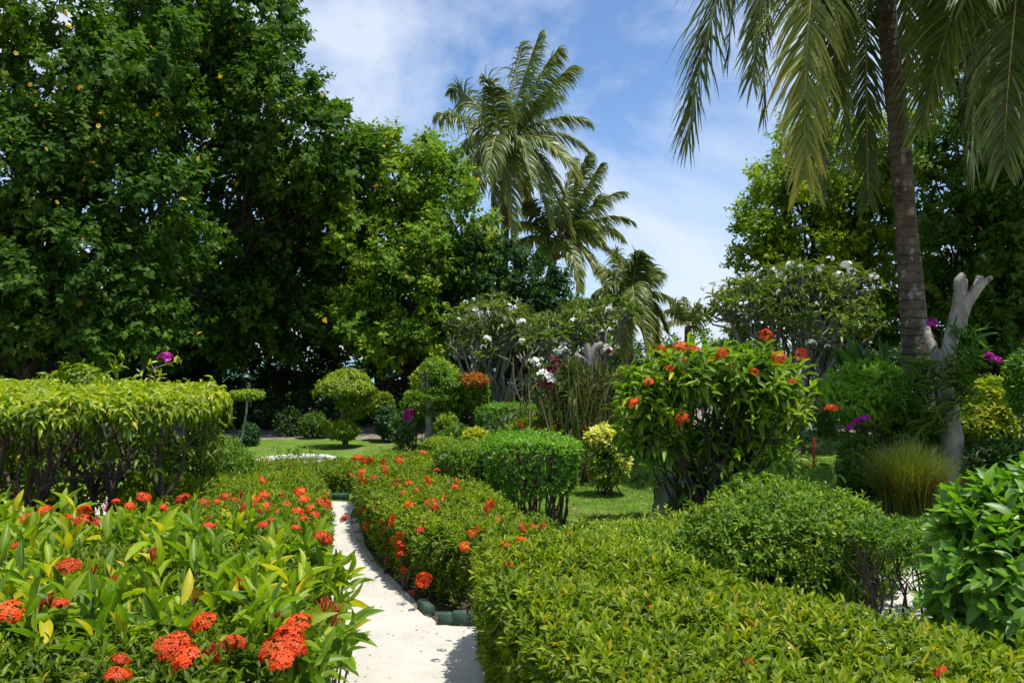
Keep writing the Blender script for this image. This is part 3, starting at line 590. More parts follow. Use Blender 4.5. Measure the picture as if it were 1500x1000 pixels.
# ------------------------------------------------------------------ big red flowered bush in the middle right
def centre_bush():
    Y = 8.1; c = P(1050, 600, Y); rng = np.random.default_rng(61)
    root = thing('flowering_bush', (c[0], Y, 0), 'large open bush with scarlet flowers over dark bare stems, right of the lawn', 'bush')
    ex = [(P(960, 600, Y), (.37, .4, .48)), (P(955, 645, Y), (.27, .35, .26)), (P(1050, 570, Y), (.62, .5, .44)), (P(1118, 600, Y), (.36, .45, .48)), (P(1100, 560, Y), (.38, .4, .34)), (P(1000, 560, Y), (.38, .4, .35)), (P(1070, 650, Y + .2), (.58, .4, .32))]
    T, D = [], []
    for (cc, r) in ex:
        a, b = ell_pts(rng, cc, r, 112, .32, .2, 5, -.25, .45); T.append(a); D.append(b)
    # spikes at the top
    a = np.array([P(px, py, Y + rng.normal(0, .15)) for px, py in [(1121, 500), (1010, 498), (970, 520), (1060, 530), (1140, 532), (1173, 526), (940, 545), (1095, 520), (1150, 545), (1030, 515), (905, 590), (912, 570), (1190, 560), (915, 630)]])
    T.append(a); D.append(np.tile([0, 0, 1.], (len(a), 1)) + rng.normal(0, .2, a.shape)); T.append(a - [0, 0, .08]); D.append(rng.normal(0, .4, a.shape) + [0, 0, .6])
    T = np.concatenate(T); D = np.concatenate(D); mb = MB()
    shoots(mb, rng, T_HI, T, D, 7, .165, .056, .16, (85, 32), .22, rng.uniform(.15, .7, len(T)) + .12 * fnoise(T, .9, 3), .12, .3, .4, True)
    mb.build('foliage', M['ixora_big'], root)
    # thinner, older leaves lower down
    mb = MB(); a = c + rng.normal(0, 1, (60, 3)) * [.5, .3, .22] + [0, 0, -.62]; a = a[a[:, 2] > .12]
    shoots(mb, rng, T_HI, a, rng.normal(0, .6, a.shape), 4, .15, .055, .1, (80, 40), .5, rng.uniform(.1, .4, len(a))); MB_low = mb; mb.build('foliage', M['ixora_big'], root)
    mb = MB()
    for k in range(60):
        t = T[rng.integers(len(T))]; b = np.r_[c[0] + rng.normal(-.02, .17), Y + rng.normal(0, .14), 0]
        tube(mb, wobble(rng, b, t, 8, .05), np.linspace(.017, .005, 8) * rng.uniform(.7, 1.25), 6)
    for px, py in [(900, 690), (880, 700), (935, 720), (960, 735)]:
        tube(mb, wobble(rng, np.r_[c[0] - .25, Y - .1, .02], P(px + 60, py - 40, Y - .1), 8, .08), np.linspace(.016, .005, 8), 6)
    tube(mb, wobble(rng, P(1140, 640, Y), P(1218, 603, Y - .55), 8, .05, .08), np.linspace(.009, .004, 8), 5)
    mb.build('stem', M['bark_dark'], root)
    for px, py, s in [(980, 540, .8), (1105, 545, .7), (1160, 560, .7), (950, 560, .8), (997, 508, 1.2), (969, 512, .9), (1017, 512, .9), (1058, 519, 1.3), (1121, 491, 1.2), (1141, 524, 1.1), (1173, 519, 1), (999, 613, 1.1), (929, 591, 1), (1072, 538, .6), (1005, 528, .6), (1218, 600, 1.2), (1040, 527, .5)]:
        flower(root, P(px, py, Y - .55 if py > 540 else Y - .35), RED_LO, rng, s * 1.25, .5)
    mb = MB(); a = P(1146, 690, Y - .4) + rng.normal(0, 1, (55, 3)) * [.16, .12, .24]; shoots(mb, rng, T_MID, a, rng.normal(0, .4, a.shape) + [0, 0, .8], 6, .07, .03, .08, (70, 30), 0, rng.uniform(.5, .9, 55))
    mb.build('foliage', M['privet'], root)
centre_bush()
# whitewashed stump
c = P(972, 760, 8.35); o = thing('painted_stump', (c[0], 8.35, 0), 'grey whitewashed tree base at the left foot of the scarlet flowered bush', 'tree stump')
mb = MB(); zz = np.linspace(0, .46, 14); tube(mb, np.c_[c[0] + .03 * zz + .04, np.full(14, 8.35), zz], .165 - .10 * zz + .03 * np.exp(-zz * 12) + .004 * np.sin(zz * 60), 16); mb.build('trunk', M['bark_pale'], o)

# ------------------------------------------------------------------ right side shrubs
ball('privet_mound', 'wide fine leaved bright green mound behind the long front hedge', 'shrub', P(1155, 812, 5.9), (.80, .55, .50), 2500, M['privet'], .052, .021, 7, seed=71, lump=.12, tb=(.35, .75),
     extra=[(P(1070, 810, 6.0), (.42, .4, .34), 1000), (P(1205, 822, 5.85), (.36, .36, .32), 600), (P(1180, 790, 5.9), (.5, .4, .28), 500)], stem=(26, .010, .35))
hedge('low_hedge', 'low yellow green ground hedge between the lawn and the fine leaved mound', 'hedge', [(.35, 5.3), (.25, 6.1), (.6, 6.9), (1.6, 7.1), (2.3, 6.6), (1.5, 5.9), (1.0, 5.3)], .34, 420, M['privet'], .048, .022, 6, T_MID, 72, bump=.04, twig=24, tb=(.45, .8))
def dark_hedge():
    rng = np.random.default_rng(73); root = thing('open_hedge', (2.75, 5.2, 0), 'thin hedge on bare upright stems with white sand showing through', 'hedge')
    poly = [(2.15, 4.95), (2.7, 4.75), (3.9, 4.7), (3.9, 5.3), (2.9, 5.4), (2.2, 5.5)]
    T, D = hedge_pts(rng, poly, .62, 420, z0=.46, rnd=.12, lean=.0, bump=.04, inner=.35, seed=73)
    mb = MB(); shoots(mb, rng, T_MID, T, D, 6, .05, .022, .06, (75, 30), 0, rng.uniform(.15, .5, len(T))); mb.build('foliage', M['privet'], root)
    mb = MB()
    for k in range(24):
        b = np.array([rng.uniform(2.2, 3.5), rng.uniform(4.95, 5.25), 0]); t = b + np.r_[rng.normal(0, .12), rng.normal(0, .05), .52]
        tube(mb, wobble(rng, b, t, 6, .07), np.linspace(.009, .004, 6), 5)
        for j in range(2): tube(mb, wobble(rng, b + (t - b) * .4, t + np.r_[rng.normal(0, .14, 2), 0], 5, .1), np.linspace(.005, .002, 5), 4)
    mb.build('stem', M['bark_dark'], root)
    mb = MB(); a = np.c_[rng.uniform(2.2, 3.4, 60), rng.uniform(4.9, 5.2, 60), rng.uniform(.08, .4, 60)]; shoots(mb, rng, T_MID, a, rng.normal(0, .5, a.shape), 3, .045, .02, .06, (70, 40), 0, rng.uniform(.1, .5, 60)); mb.build('foliage', M['privet'], root)
dark_hedge()
ball('broad_leaved_bush', 'bright broad leaved bush cut by the right edge of the picture', 'bush', P(1508, 845, 3.5), (.40, .42, .44), 400, M['bright'], .115, .062, 6, T_OV_HI, 74, lump=.12, tb=(.2, .6), stem=(16, .012, .12),
     extra=[(P(1462, 780, 3.5), (.18, .3, .14), 90), (P(1530, 900, 3.3), (.40, .4, .42), 260)], slen=.1, droop=.1, pair=True)
def tuft(px, py, Y, h, w, label, seed):
    rng = np.random.default_rng(seed); c = P(px, py, Y); c[2] = 0; root = thing('ornamental_grass', c, label, 'grass clump'); mb = MB(); n = 3600
    V = []; F = []; T = []
    ph = rng.uniform(0, 6.28, n); l = h * rng.uniform(.5, 1.12, n); lean = rng.uniform(0, 1, n) ** .8 * w; b = c + np.c_[rng.normal(0, w * .16, (n, 2)), np.zeros(n)]
    out = np.c_[np.cos(ph), np.sin(ph), np.zeros(n)]; side = np.c_[-np.sin(ph), np.cos(ph), np.zeros(n)] ; ks = np.linspace(0, 1, 6)
    pts = b[:, None] + out[:, None] * (lean[:, None] * ks[None] ** 1.7)[:, :, None]; pts[:, :, 2] += l[:, None] * (ks[None] - .28 * ks[None] ** 3 * (lean / w)[:, None])
    wd = (.0035 * (1 - ks) + .0008)[None, :, None]; A = pts + side[:, None] * wd; B = pts - side[:, None] * wd; Vv = np.stack([A, B], 2).reshape(n, 12, 3)
    f = np.array([(2 * i, 2 * i + 1, 2 * i + 3, 2 * i + 2) for i in range(5)]); FF = f[None] + np.arange(n)[:, None, None] * 12
    red = (np.abs(ph - 4.6) < 1.1) & (rng.uniform(0, 1, n) < .75) & (l < h * .85); tv = np.where(red, rng.uniform(.75, 1, n), rng.uniform(.1, .65, n)); mb.add(Vv.reshape(-1, 3), FF.reshape(-1, 4), np.repeat(tv, 12))
    mb.build('blades', M['tuft'], root)
tuft(1332, 745, 8.8, .78, .60, 'feathery olive grass clump with a reddish brown heart in front of the dead trunk', 81)

# ------------------------------------------------------------------ palms
def bez(p, t): t = t[:, None]; return (1 - t) ** 3 * p[0] + 3 * (1 - t) ** 2 * t * p[1] + 3 * (1 - t) * t * t * p[2] + t ** 3 * p[3]
def frond(parent, p, n=70, Lf=.75, Wd=.032, hang=.35, tb=.4, seed=0, rr=.022, yellow=0., roll=0., wind=0.):
    rng = np.random.default_rng(seed); p = np.array(p, float); t = np.linspace(0, 1, 40); c = bez(p, t); mb = MB()
    tube(mb, c, np.linspace(rr, rr * .18, 40), 6, .5); r = mb.build('frond', M['rachis'], parent)
    tt = np.linspace(.16, .995, n); q = bez(p, tt); tg = unit(bez(p, np.minimum(tt + .01, 1)) - bez(p, np.maximum(tt - .01, 0)))
    hint = np.array([math.sin(roll), 0, math.cos(roll)]) * np.ones((n, 1)); steep = np.abs(tg[:, 2:3]); hint = hint * (1 - steep) + steep * unit(np.array([[p[3][0] - p[0][0], p[3][1] - p[0][1] - .3, 0]]))
    sd = unit(np.cross(tg, hint)); up = np.cross(sd, tg); mb = MB(); ks = np.linspace(0, 1, 6)
    for sgn in (-1, 1):
        a = np.radians(70 - 42 * tt + rng.normal(0, 6, n)); d0 = tg * np.cos(a)[:, None] + sd * sgn * np.sin(a)[:, None] + up * rng.normal(.12, .18, (n, 1))
        L_ = Lf * rng.uniform(.85, 1.12) * (np.sin(np.pi * np.clip(.10 + .80 * tt, 0, 1)) ** .65) * rng.uniform(.70, 1.12, n) * (1 - .25 * tt)
        pts = [q]; d = unit(d0)
        for k in range(5):
            d = unit(d + np.array([wind, 0, 0]) + np.array([0, 0, -1]) * hang * (.35 + .3 * k) * rng.uniform(.7, 1.3, (n, 1))); pts.append(pts[-1] + d * (L_ / 5)[:, None])
        pts = np.stack(pts, 1); wdir = unit(np.cross(unit(pts[:, -1] - pts[:, 0]), up + rng.normal(0, .35, up.shape)))
        w = (Wd * .5 * np.array([.7, 1, .95, .8, .5, .08]))[None, :, None]; A = pts + wdir[:, None] * w; B = pts - wdir[:, None] * w
        V = np.stack([A, B], 2).reshape(n, 12, 3); f = np.array([(2 * i, 2 * i + 1, 2 * i + 3, 2 * i + 2) for i in range(5)]); FF = f[None] + np.arange(n)[:, None, None] * 12
        tv = tb + rng.normal(0, .08, n) + yellow * tt; T = tv[:, None] + np.linspace(-.05, .15 + .2 * yellow, 6)[None]; mb.add(V.reshape(-1, 3), FF.reshape(-1, 4), np.clip(np.repeat(T, 2, axis=1).ravel(), 0, 1))
    mb.build('leaflets', M['palm'], r, off=tuple(parent.location)); r_ = r; return r_
def palm_trunk(root, pts, rad, ring=.11):
    pts = np.array(pts, float); n = 160; t = np.linspace(0, 1, n); s = np.linspace(0, 1, len(pts))
    def cub(v):  # smooth interpolation
        o = np.interp(t, s, v)
        for _ in range(30): o[1:-1] = (o[:-2] + o[1:-1] + o[2:]) / 3
        return o
    c = np.c_[cub(pts[:, 0]), cub(pts[:, 1]), cub(pts[:, 2])]; r = np.interp(t, s, rad); h = c[:, 2]; r = r * (1 + .045 * ((h / ring) % 1) + .03 * np.sin(h * 5)); mb = MB(); tube(mb, c, r, 18); return mb.build('trunk', M['palm_bark'], root)
def far_palm(label, px, py, Y, base, tips, fr, seed, Lf, trunk, wd=.05, n=100):
    rng = np.random.default_rng(seed); O = P(px, py, Y); b = P(*base, Y); b[2] = 0; root = thing('coconut_palm', b, label, 'palm tree', None)
    mid = [P(a, c_, Y) for a, c_ in trunk]; palm_trunk(root, [b] + mid + [O], np.linspace(.17, .11, len(mid) + 2))
    for i, (tx, ty, dy, arch, yl) in enumerate(tips):
        E = P(tx, ty, Y + dy); d = E - O; Ln = np.linalg.norm(d); A = np.array([0, 0, arch]); frond(root, [O, O + d * .3 + A * Ln * .6, O + d * .75 + A * Ln * .75, E], n, Lf * 1.1, wd, .42, rng.uniform(.2, .5), seed * 50 + i, .028, yl * .7, rng.normal(0, .55), rng.uniform(.05, .22))
    mb = MB(); u = ell_pts(rng, O - [0, 0, .3], (.28, .28, .22), 14)[0]
    for q in u: tube(mb, q + np.array([[0, 0, -.11], [0, 0, -.08], [0, 0, 0], [0, 0, .08], [0, 0, .11]]), np.array([.02, .08, .11, .08, .02]), 8, rng.uniform(0, 1))
    if Lf > .5: mb.build('coconuts', M['nut'], root); return root
far_palm('tallest coconut palm, full windblown crown rising over the left trees', 735, 212, 26, (735, 560),
   [(640, 170, 0, .25, .15), (660, 135, 1.5, .3, 0), (765, 62, 1.5, .02, 0), (818, 72, -.5, .08, 0), (790, 50, .5, .04, 0), (845, 100, .8, .18, 0), (862, 180, -.8, .28, .1), (858, 220, .6, .35, .2), (690, 290, -1, .5, .3), (650, 305, .4, .5, .6),
    (722, 355, -1.3, .6, .35), (752, 350, -2, .5, .3), (805, 330, -1.2, .6, .35), (832, 305, .4, .5, .35), (845, 262, -1.8, .45, .25), (715, 265, -2.4, .5, .2), (780, 270, -2.6, .5, .3), (712, 118, -1.3, .25, 0), (820, 140, 2.0, .25, 0), (775, 310, 1.5, .5, .5), (838, 345, -.2, .4, .6), (680, 220, 2, .3, .2)],
   '', 2, .95, [(737, 430), (740, 320)])
far_palm('middle coconut palm leaning right, partly behind the tallest crown', 818, 352, 27, (790, 560),
   [(880, 240, .5, .06, 0), (862, 228, -.6, .08, 0), (912, 282, .8, .2, .1), (926, 325, -.5, .3, .15), (905, 385, 0, .4, .4), (890, 438, -1, .5, .45), (850, 425, -1.8, .5, .3), (755, 330, .5, .3, .2), (745, 365, -.6, .3, .3), (770, 300, 0, .15, .1), (800, 250, .6, .05, 0), (840, 232, 1.3, .05, 0), (880, 355, -1.8, .4, .4), (820, 300, -2, .4, .1), (785, 400, -1, .5, .3), (912, 350, 1.2, .35, .3)],
   '', 3, .85, [(795, 470), (806, 400)])
far_palm('lower coconut palm with drooping yellowed fronds near the middle of the skyline', 924, 432, 24, (918, 560),
   [(905, 372, .6, .1, 0), (935, 372, -.4, .1, 0), (965, 400, .5, .25, 0), (982, 440, -.4, .3, .1), (975, 485, .3, .5, .3), (948, 515, -1, .5, .4), (912, 520, -1.4, .5, .45), (885, 480, .4, .5, .3), (872, 430, -.4, .35, .2), (880, 395, .8, .25, .1), (900, 500, .8, .5, .5), (960, 500, 1, .5, .3), (930, 470, -2, .5, .2)],
   '', 4, .75, [(920, 500)])
far_palm('small distant palm tuft just left of the white flowered tree', 1008, 478, 27, (1008, 560),
   [(975, 455, .3, .3, 0), (985, 442, -.4, .2, 0), (1003, 436, .5, .1, 0), (1022, 445, -.3, .2, 0), (1035, 465, .4, .3, 0), (972, 480, -.5, .4, .1), (1030, 490, .2, .4, .1)], '', 5, .42, [(1008, 520)], .04, 50)

def near_palm():
    O = P(1287, -215, 11); b = P(1352, 700, 11); b[2] = 0; root = thing('coconut_palm', b, 'near coconut palm with a tall ringed trunk rising out of the picture', 'palm tree')
    tr = palm_trunk(root, [b, P(1346, 600, 11), P(1341, 500, 11), P(1333, 400, 11), P(1325, 300, 11), P(1316, 180, 11), P(1303, 70, 11), P(1293, -40, 11), O], [.22, .20, .175, .148, .135, .130, .126, .122, .12])
    F = [([(1287, -215, 11), (1190, -330, 10.9), (1045, -110, 10.6), (1008, 205, 10.3)], 110, 1.0, .3, .1),
         ([(1287, -215, 11), (1230, -330, 11.4), (1110, -160, 11.8), (1120, 170, 12)], 80, .75, .38, .1),
         ([(1287, -215, 11), (1230, -290, 10.0), (1170, -80, 9.4), (1180, 262, 9.2)], 130, .82, .36, .5),
         ([(1287, -215, 11), (1240, -300, 11.5), (1195, -60, 12), (1205, 285, 12)], 90, .75, .25, 0),
         ([(1287, -215, 11), (1280, -290, 11.8), (1262, -60, 12.2), (1272, 300, 12.2)], 95, .72, .25, -.1),
         ([(1287, -215, 11), (1170, -300, 12), (1090, -200, 13), (1062, -10, 13.5)], 70, .8, .2, 0),
         ([(1287, -215, 11), (1360, -330, 11.5), (1400, -160, 12), (1352, 30, 12.2)], 80, .8, .2, .3),
         ([(1287, -215, 11), (1300, -330, 10), (1340, -260, 8.8), (1390, -110, 8.0)], 80, .8, .2, 0),
         ([(1287, -215, 11), (1400, -330, 11), (1500, -260, 11), (1540, -60, 11)], 80, .8, .2, 0)]
    F += [([(1287, -215, 11), (1220, -310, 10.4), (1120, -150, 10.0), (1102, 120, 9.8)], 80, .8, .35, .2), ([(1287, -215, 11), (1250, -290, 11), (1235, -100, 11.4), (1240, 240, 11.6)], 80, .8, .3, .1)]
    F += [([(1287, -215, 11), (1180, -320, 11.6), (1085, -190, 11.8), (1066, 90, 11.6)], 80, .7, .35, 0), ([(1287, -215, 11), (1250, -300, 10.6), (1215, -120, 10.2), (1232, 150, 10)], 90, .7, .3, .1),
          ([(1287, -215, 11), (1230, -310, 12), (1140, -200, 12.6), (1100, 60, 12.8)], 80, .7, .25, 0), ([(1287, -215, 11), (1330, -300, 12), (1350, -120, 12.6), (1325, 120, 12.8)], 80, .7, .2, 0)]
    for i, (p, n, Lf, tb, yl) in enumerate(F): frond(root, [P(*q) for q in p], int(n * 2.1), Lf * 1.42, .032, .17, tb - .08, 900 + i, .026, yl)
near_palm()
def edge_palm():
    O = P(1500, -110, 9.6); b = P(1600, 600, 9.6); b[2] = 0; root = thing('coconut_palm', b, 'shaded palm whose drooping fronds fill the upper right corner, trunk out of frame', 'palm tree')
    palm_trunk(root, [b, P(1570, 200, 9.6), O], [.2, .16, .14])
    F = [([(1500, -110, 9.6), (1440, -110, 9.4), (1390, 0, 9.2), (1352, 185, 9.2)], .2, .3), ([(1500, -110, 9.6), (1450, -120, 10), (1425, 40, 10.2), (1425, 235, 10.2)], .25, 0), ([(1500, -110, 9.6), (1500, -100, 9), (1478, 60, 8.8), (1470, 240, 8.8)], .2, .1),
         ([(1500, -110, 9.6), (1540, -120, 9.4), (1530, 40, 9.2), (1520, 250, 9.2)], .2, 0), ([(1500, -110, 9.6), (1440, -170, 9.9), (1360, -140, 10.2), (1310, -30, 10.4)], .2, 0), ([(1500, -110, 9.6), (1490, -200, 8.6), (1460, -140, 7.6), (1430, -20, 7.0)], .2, 0),
         ([(1500, -110, 9.6), (1470, -130, 10.4), (1400, -40, 11), (1385, 110, 11.3)], .2, 0), ([(1500, -110, 9.6), (1560, -180, 9), (1600, -60, 8.6), (1610, 120, 8.4)], .2, 0), ([(1500, -110, 9.6), (1420, -190, 9.0), (1340, -160, 8.6), (1240, -60, 8.2)], .2, 0)]
    for i, (p, tb, yl) in enumerate(F): frond(root, [P(*q) for q in p], 180, 1.1, .032, .18, tb, 950 + i, .024, yl)
edge_palm()

# ------------------------------------------------------------------ broadleaf trees
def tree(label, base, lobes, mat, L, W, seed, tpl=T_LO, name='broadleaf_tree', cr=.36, dens=1., n=6, m=11, trunk=.16, bark='bark_dark', fork=.35, nearclump=.12, group=None, droop=.25, tb=(.2, .6), cat='tree', back=0., over=0., limbs=9, outer=.75):
    """lobes: (px, py, Y, half width px, half height px, depth m)"""
    rng = np.random.default_rng(seed); b = np.array([base[0], base[1], 0.]); root = thing(name, b, label, cat, group); T = []; D = []; K = []; CL = []
    for (px, py, Y, rx, rz, ry) in lobes:
        Y += back + over * (1. if py > 300 else (-.7 if py < 230 else 0)); c = P(px, py, Y); r = np.array([rx * S(Y), ry * (Y / max(Y - back, 8)), rz * S(Y)]); area = 4 * math.pi * ((r[0] * r[1]) ** 1.6 / 3 + (r[0] * r[2]) ** 1.6 / 3 + (r[1] * r[2]) ** 1.6 / 3) ** (1 / 1.6)
        k = int(area / (cr * cr * 2.2) * dens); u = runit(rng, k); f = np.where(rng.uniform(0, 1, k) < outer, rng.uniform(.82, 1.08, k), rng.uniform(.3, .8, k)) * (1 + .14 * fnoise(u, .8, seed))
        cl = c + u * r * f[:, None]; keep = cl[:, 2] > .6; cl = cl[keep]; u = u[keep]; CL.append((c, cl)); kk = len(cl)
        rad = cr * rng.uniform(.55, 1.35, kk); ii = np.repeat(np.arange(kk), m); w = runit(rng, len(ii)); w = unit(w + u[ii] * .55 + [0, 0, .25])
        T.append(cl[ii] + w * (rad[ii] * rng.uniform(.35, 1.1, len(ii)))[:, None]); D.append(w + u[ii] * .5 + rng.normal(0, .3, w.shape)); K.append(np.repeat(rng.uniform(*tb, kk), m))
    T = np.concatenate(T); D = np.concatenate(D); K = np.concatenate(K) + .12 * fnoise(T, .22, seed + 1)
    mb = MB(); shoots(mb, rng, tpl, T, D, n, L, W, L * 1.3, (85, 35), droop, K, .09, .3, .55); mb.build('crown', mat, root)
    mb = MB(); zc = min(c[2] for c, _ in CL); f = b + np.r_[rng.normal(0, .2, 2), max(.5, zc * fork)]
    tube(mb, wobble(rng, b, f, 8, .04), np.linspace(trunk * 1.25, trunk * .85, 8), 10)
    for c, cl in CL:
        tube(mb, wobble(rng, f, c, 10, .07, .04), np.linspace(trunk * .6, trunk * .28, 10), 8)
        for q in cl[rng.choice(len(cl), min(limbs, len(cl)), False)]:
            s = f + (c - f) * rng.uniform(.45, 1); tube(mb, wobble(rng, s, q, 7, .09), np.linspace(trunk * .24, trunk * .06, 7), 5)
    mb.build('trunk', M[bark], root); return root
def bx(px, Y): return (P(px, 500, Y)[0], Y)

tA = tree('tall deep green broad leaved tree filling the upper left corner, dotted with yellow blooms', bx(20, 14),
   [(20, 60, 12.4, 150, 130, 1.5), (150, 110, 12.6, 130, 120, 1.4), (-20, 270, 12, 120, 120, 1.3), (95, 260, 12.2, 110, 110, 1.2), (70, 400, 11.8, 120, 75, 1.1), (210, 330, 12.6, 100, 110, 1.2), (-30, 480, 12.2, 120, 50, 1.1), (150, 480, 12.2, 110, 45, 1.0)],
   M['hibiscus'], .135, .115, 101, T_HEART_LO, cr=.46, dens=1.25, m=20, back=2.0, over=0)
for i, (px, py) in enumerate([(52, 64), (23, 78), (43, 123), (55, 155), (101, 36), (145, 185), (66, 219), (82, 297), (292, 233), (475, 140), (12, 200), (120, 130)]): flower(tA if px < 250 else tA, P(px, py, 12.1), YEL, rng, .9, name='yellow_bloom')
tB = tree('tall deep green tree between the corner tree and the fresh green one', bx(235, 19),
   [(290, 40, 14.5, 120, 110, 1.5), (362, 20, 14.5, 66, 115, 1.3), (415, 190, 14.3, 80, 92, 1.3), (300, 210, 14.8, 100, 95, 1.0), (340, 350, 14, 110, 90, 1.4), (450, 320, 14, 85, 100, 1.3), (475, 215, 14.8, 52, 66, 1.0), (520, 270, 15, 40, 70, 1.), (420, 450, 13.6, 110, 62, 1.3), (300, 460, 13.4, 110, 60, 1.2), (230, 90, 14.5, 80, 90, 1.)],
   M['hibiscus'], .155, .135, 102, T_HEART_LO, cr=.5, dens=1.15, m=21, fork=.5, back=4.2, over=1.6)
tC = tree('fresh yellow green broad leaved tree standing in front of the tallest palm trunk', bx(600, 20.5),
   [(590, 268, 17, 72, 62, 1.5), (640, 285, 17, 50, 60, 1.3), (570, 350, 16.4, 85, 75, 1.6), (660, 360, 16.6, 85, 75, 1.5), (600, 440, 15.8, 95, 75, 1.5), (540, 460, 15.6, 70, 60, 1.2), (690, 365, 17.2, 45, 50, 1.0), (635, 232, 17.2, 32, 26, .8), (560, 222, 17.2, 34, 28, .8)],
   M['hib_light'], .145, .12, 103, T_HEART_LO, back=3.2, cr=.46, dens=1.0, m=15, tb=(.3, .75))
tD = tree('dark rounded tree below the middle palm crown', bx(770, 20.5), [(775, 435, 20, 58, 66, 1.6), (720, 410, 19.5, 60, 60, 1.4), (745, 470, 19, 75, 50, 1.4), (810, 455, 20.5, 32, 40, 1.)],
   M['dark_tree'], .13, .10, 104, T_HEART_LO, cr=.34, dens=1.0)
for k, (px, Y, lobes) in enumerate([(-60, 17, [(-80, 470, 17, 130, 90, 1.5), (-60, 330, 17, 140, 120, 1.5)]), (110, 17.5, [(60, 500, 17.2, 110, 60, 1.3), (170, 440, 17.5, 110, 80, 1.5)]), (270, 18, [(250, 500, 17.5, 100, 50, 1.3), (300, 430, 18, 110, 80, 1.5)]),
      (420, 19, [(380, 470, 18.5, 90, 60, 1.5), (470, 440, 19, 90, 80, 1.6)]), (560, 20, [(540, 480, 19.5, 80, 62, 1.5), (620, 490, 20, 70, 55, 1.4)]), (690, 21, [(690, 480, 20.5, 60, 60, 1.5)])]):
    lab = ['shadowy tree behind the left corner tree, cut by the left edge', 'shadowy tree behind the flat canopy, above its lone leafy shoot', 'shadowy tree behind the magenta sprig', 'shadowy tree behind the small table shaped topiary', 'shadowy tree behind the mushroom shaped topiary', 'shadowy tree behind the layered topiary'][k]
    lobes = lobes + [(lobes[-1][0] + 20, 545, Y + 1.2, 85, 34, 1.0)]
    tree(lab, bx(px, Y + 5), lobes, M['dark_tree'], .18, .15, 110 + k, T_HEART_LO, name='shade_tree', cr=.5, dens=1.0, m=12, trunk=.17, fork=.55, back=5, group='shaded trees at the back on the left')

tE = tree('sunlit yellow green tree left of the near palm trunk', bx(1210, 17.5),
   [(1150, 310, 17, 62, 62, 1.3), (1120, 350, 17, 45, 42, 1.), (1215, 260, 17, 75, 78, 1.4), (1270, 320, 17, 80, 90, 1.5), (1200, 370, 17, 80, 55, 1.3), (1300, 230, 17.2, 60, 60, 1.2), (1260, 430, 17, 90, 50, 1.2), (1180, 215, 17, 34, 34, .8)],
   M['right_tree'], .12, .085, 105, T_LO, cr=.42, dens=1.35, m=17, tb=(.3, .75))
tF = tree('dense dark tree filling the right side behind the dead trunk', bx(1450, 15),
   [(1400, 260, 15, 85, 95, 1.5), (1490, 220, 14.5, 90, 110, 1.4), (1380, 380, 15, 80, 75, 1.4), (1470, 380, 14, 85, 90, 1.4), (1360, 470, 15.5, 80, 50, 1.2), (1480, 490, 14, 80, 60, 1.2), (1540, 320, 13.5, 80, 120, 1.4), (1450, 90, 15, 110, 80, 1.4), (1560, 60, 13, 120, 120, 1.4)],
   M['hibiscus'], .13, .095, 106, T_HEART_LO, cr=.44, dens=1.1, m=17, tb=(.25, .7))
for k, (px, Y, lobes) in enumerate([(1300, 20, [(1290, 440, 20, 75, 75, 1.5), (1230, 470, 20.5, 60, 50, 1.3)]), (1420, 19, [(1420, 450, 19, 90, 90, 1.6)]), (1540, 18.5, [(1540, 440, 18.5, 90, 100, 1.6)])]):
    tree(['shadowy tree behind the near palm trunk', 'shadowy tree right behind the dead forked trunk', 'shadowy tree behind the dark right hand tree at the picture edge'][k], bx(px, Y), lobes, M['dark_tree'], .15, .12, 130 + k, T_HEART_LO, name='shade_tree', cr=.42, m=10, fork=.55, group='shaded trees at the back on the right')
for k, (px, py, Y, w, h, lab) in enumerate([(850, 500, 30, 60, 34, 'low distant greenery left of the lower palm'), (950, 525, 32, 60, 26, 'low distant greenery under the lower palm'), (1060, 515, 30, 60, 34, 'low distant greenery behind the white flowered tree')]):
    tree(lab, bx(px, Y), [(px, py, Y, w, h, 1.2), (px + 40, py + 8, Y, w * .7, h * .7, 1.)], M['dark_tree'] if k == 1 else M['hibiscus'], .17, .12, 140 + k, T_LO, name='distant_tree', cr=.45, trunk=.1, group='distant trees by the shore')

# ------------------------------------------------------------------ frangipani
def frangipani(label, base, lobes, nt, fl, seed, Lf=.2, bark='bark_grey', dens=6):
    rng = np.random.default_rng(seed); b = np.array([*base, 0.]); root = thing('frangipani_tree', b, label, 'tree'); mb = MB(); tips = []
    f = b + [0, 0, .35]; tube(mb, np.array([b, b + [0, 0, .2], f]), [.1, .085, .08], 8)
    for (px, py, Y, rx, rz, ry) in lobes:
        c = P(px, py, Y); r = np.array([rx * S(Y), ry, rz * S(Y)]); nn = int(nt * rx * rz / 4500)
        nodes = c + runit(rng, 7) * r * .45 - [0, 0, r[2] * .25]
        for q in nodes: tube(mb, wobble(rng, f, q, 8, .07, -.05), np.linspace(.05, .026, 8), 6)
        u = runit(rng, nn); u[:, 2] = np.where(u[:, 2] < .0, -u[:, 2], u[:, 2]); t = c + u * r * rng.uniform(.72, 1.05, (nn, 1)); tips.append((t, u))
        for q in t:
            s = nodes[np.argmin(np.linalg.norm(nodes - q, axis=1))]; tube(mb, wobble(rng, s, q, 6, .12, -.08), np.linspace(.024, .012, 6), 5)
    mb.build('trunk', M[bark], root); T = np.concatenate([a for a, _ in tips]); D = np.concatenate([d for _, d in tips]) + [0, 0, .8] + rng.normal(0, .25, T.shape); mb = MB()
    shoots(mb, rng, T_LAN, T, D, dens, Lf, Lf * .24, .05, (88, 22), .05, rng.uniform(.2, .7, len(T)), .12, .25, .4); mb.build('crown', M['frangipani'], root)
    for px, py, Y, s in fl: flower(root, P(px, py, Y + (1.9 if seed == 202 else -.1)), WHITE, rng, s * 1.0, .5)
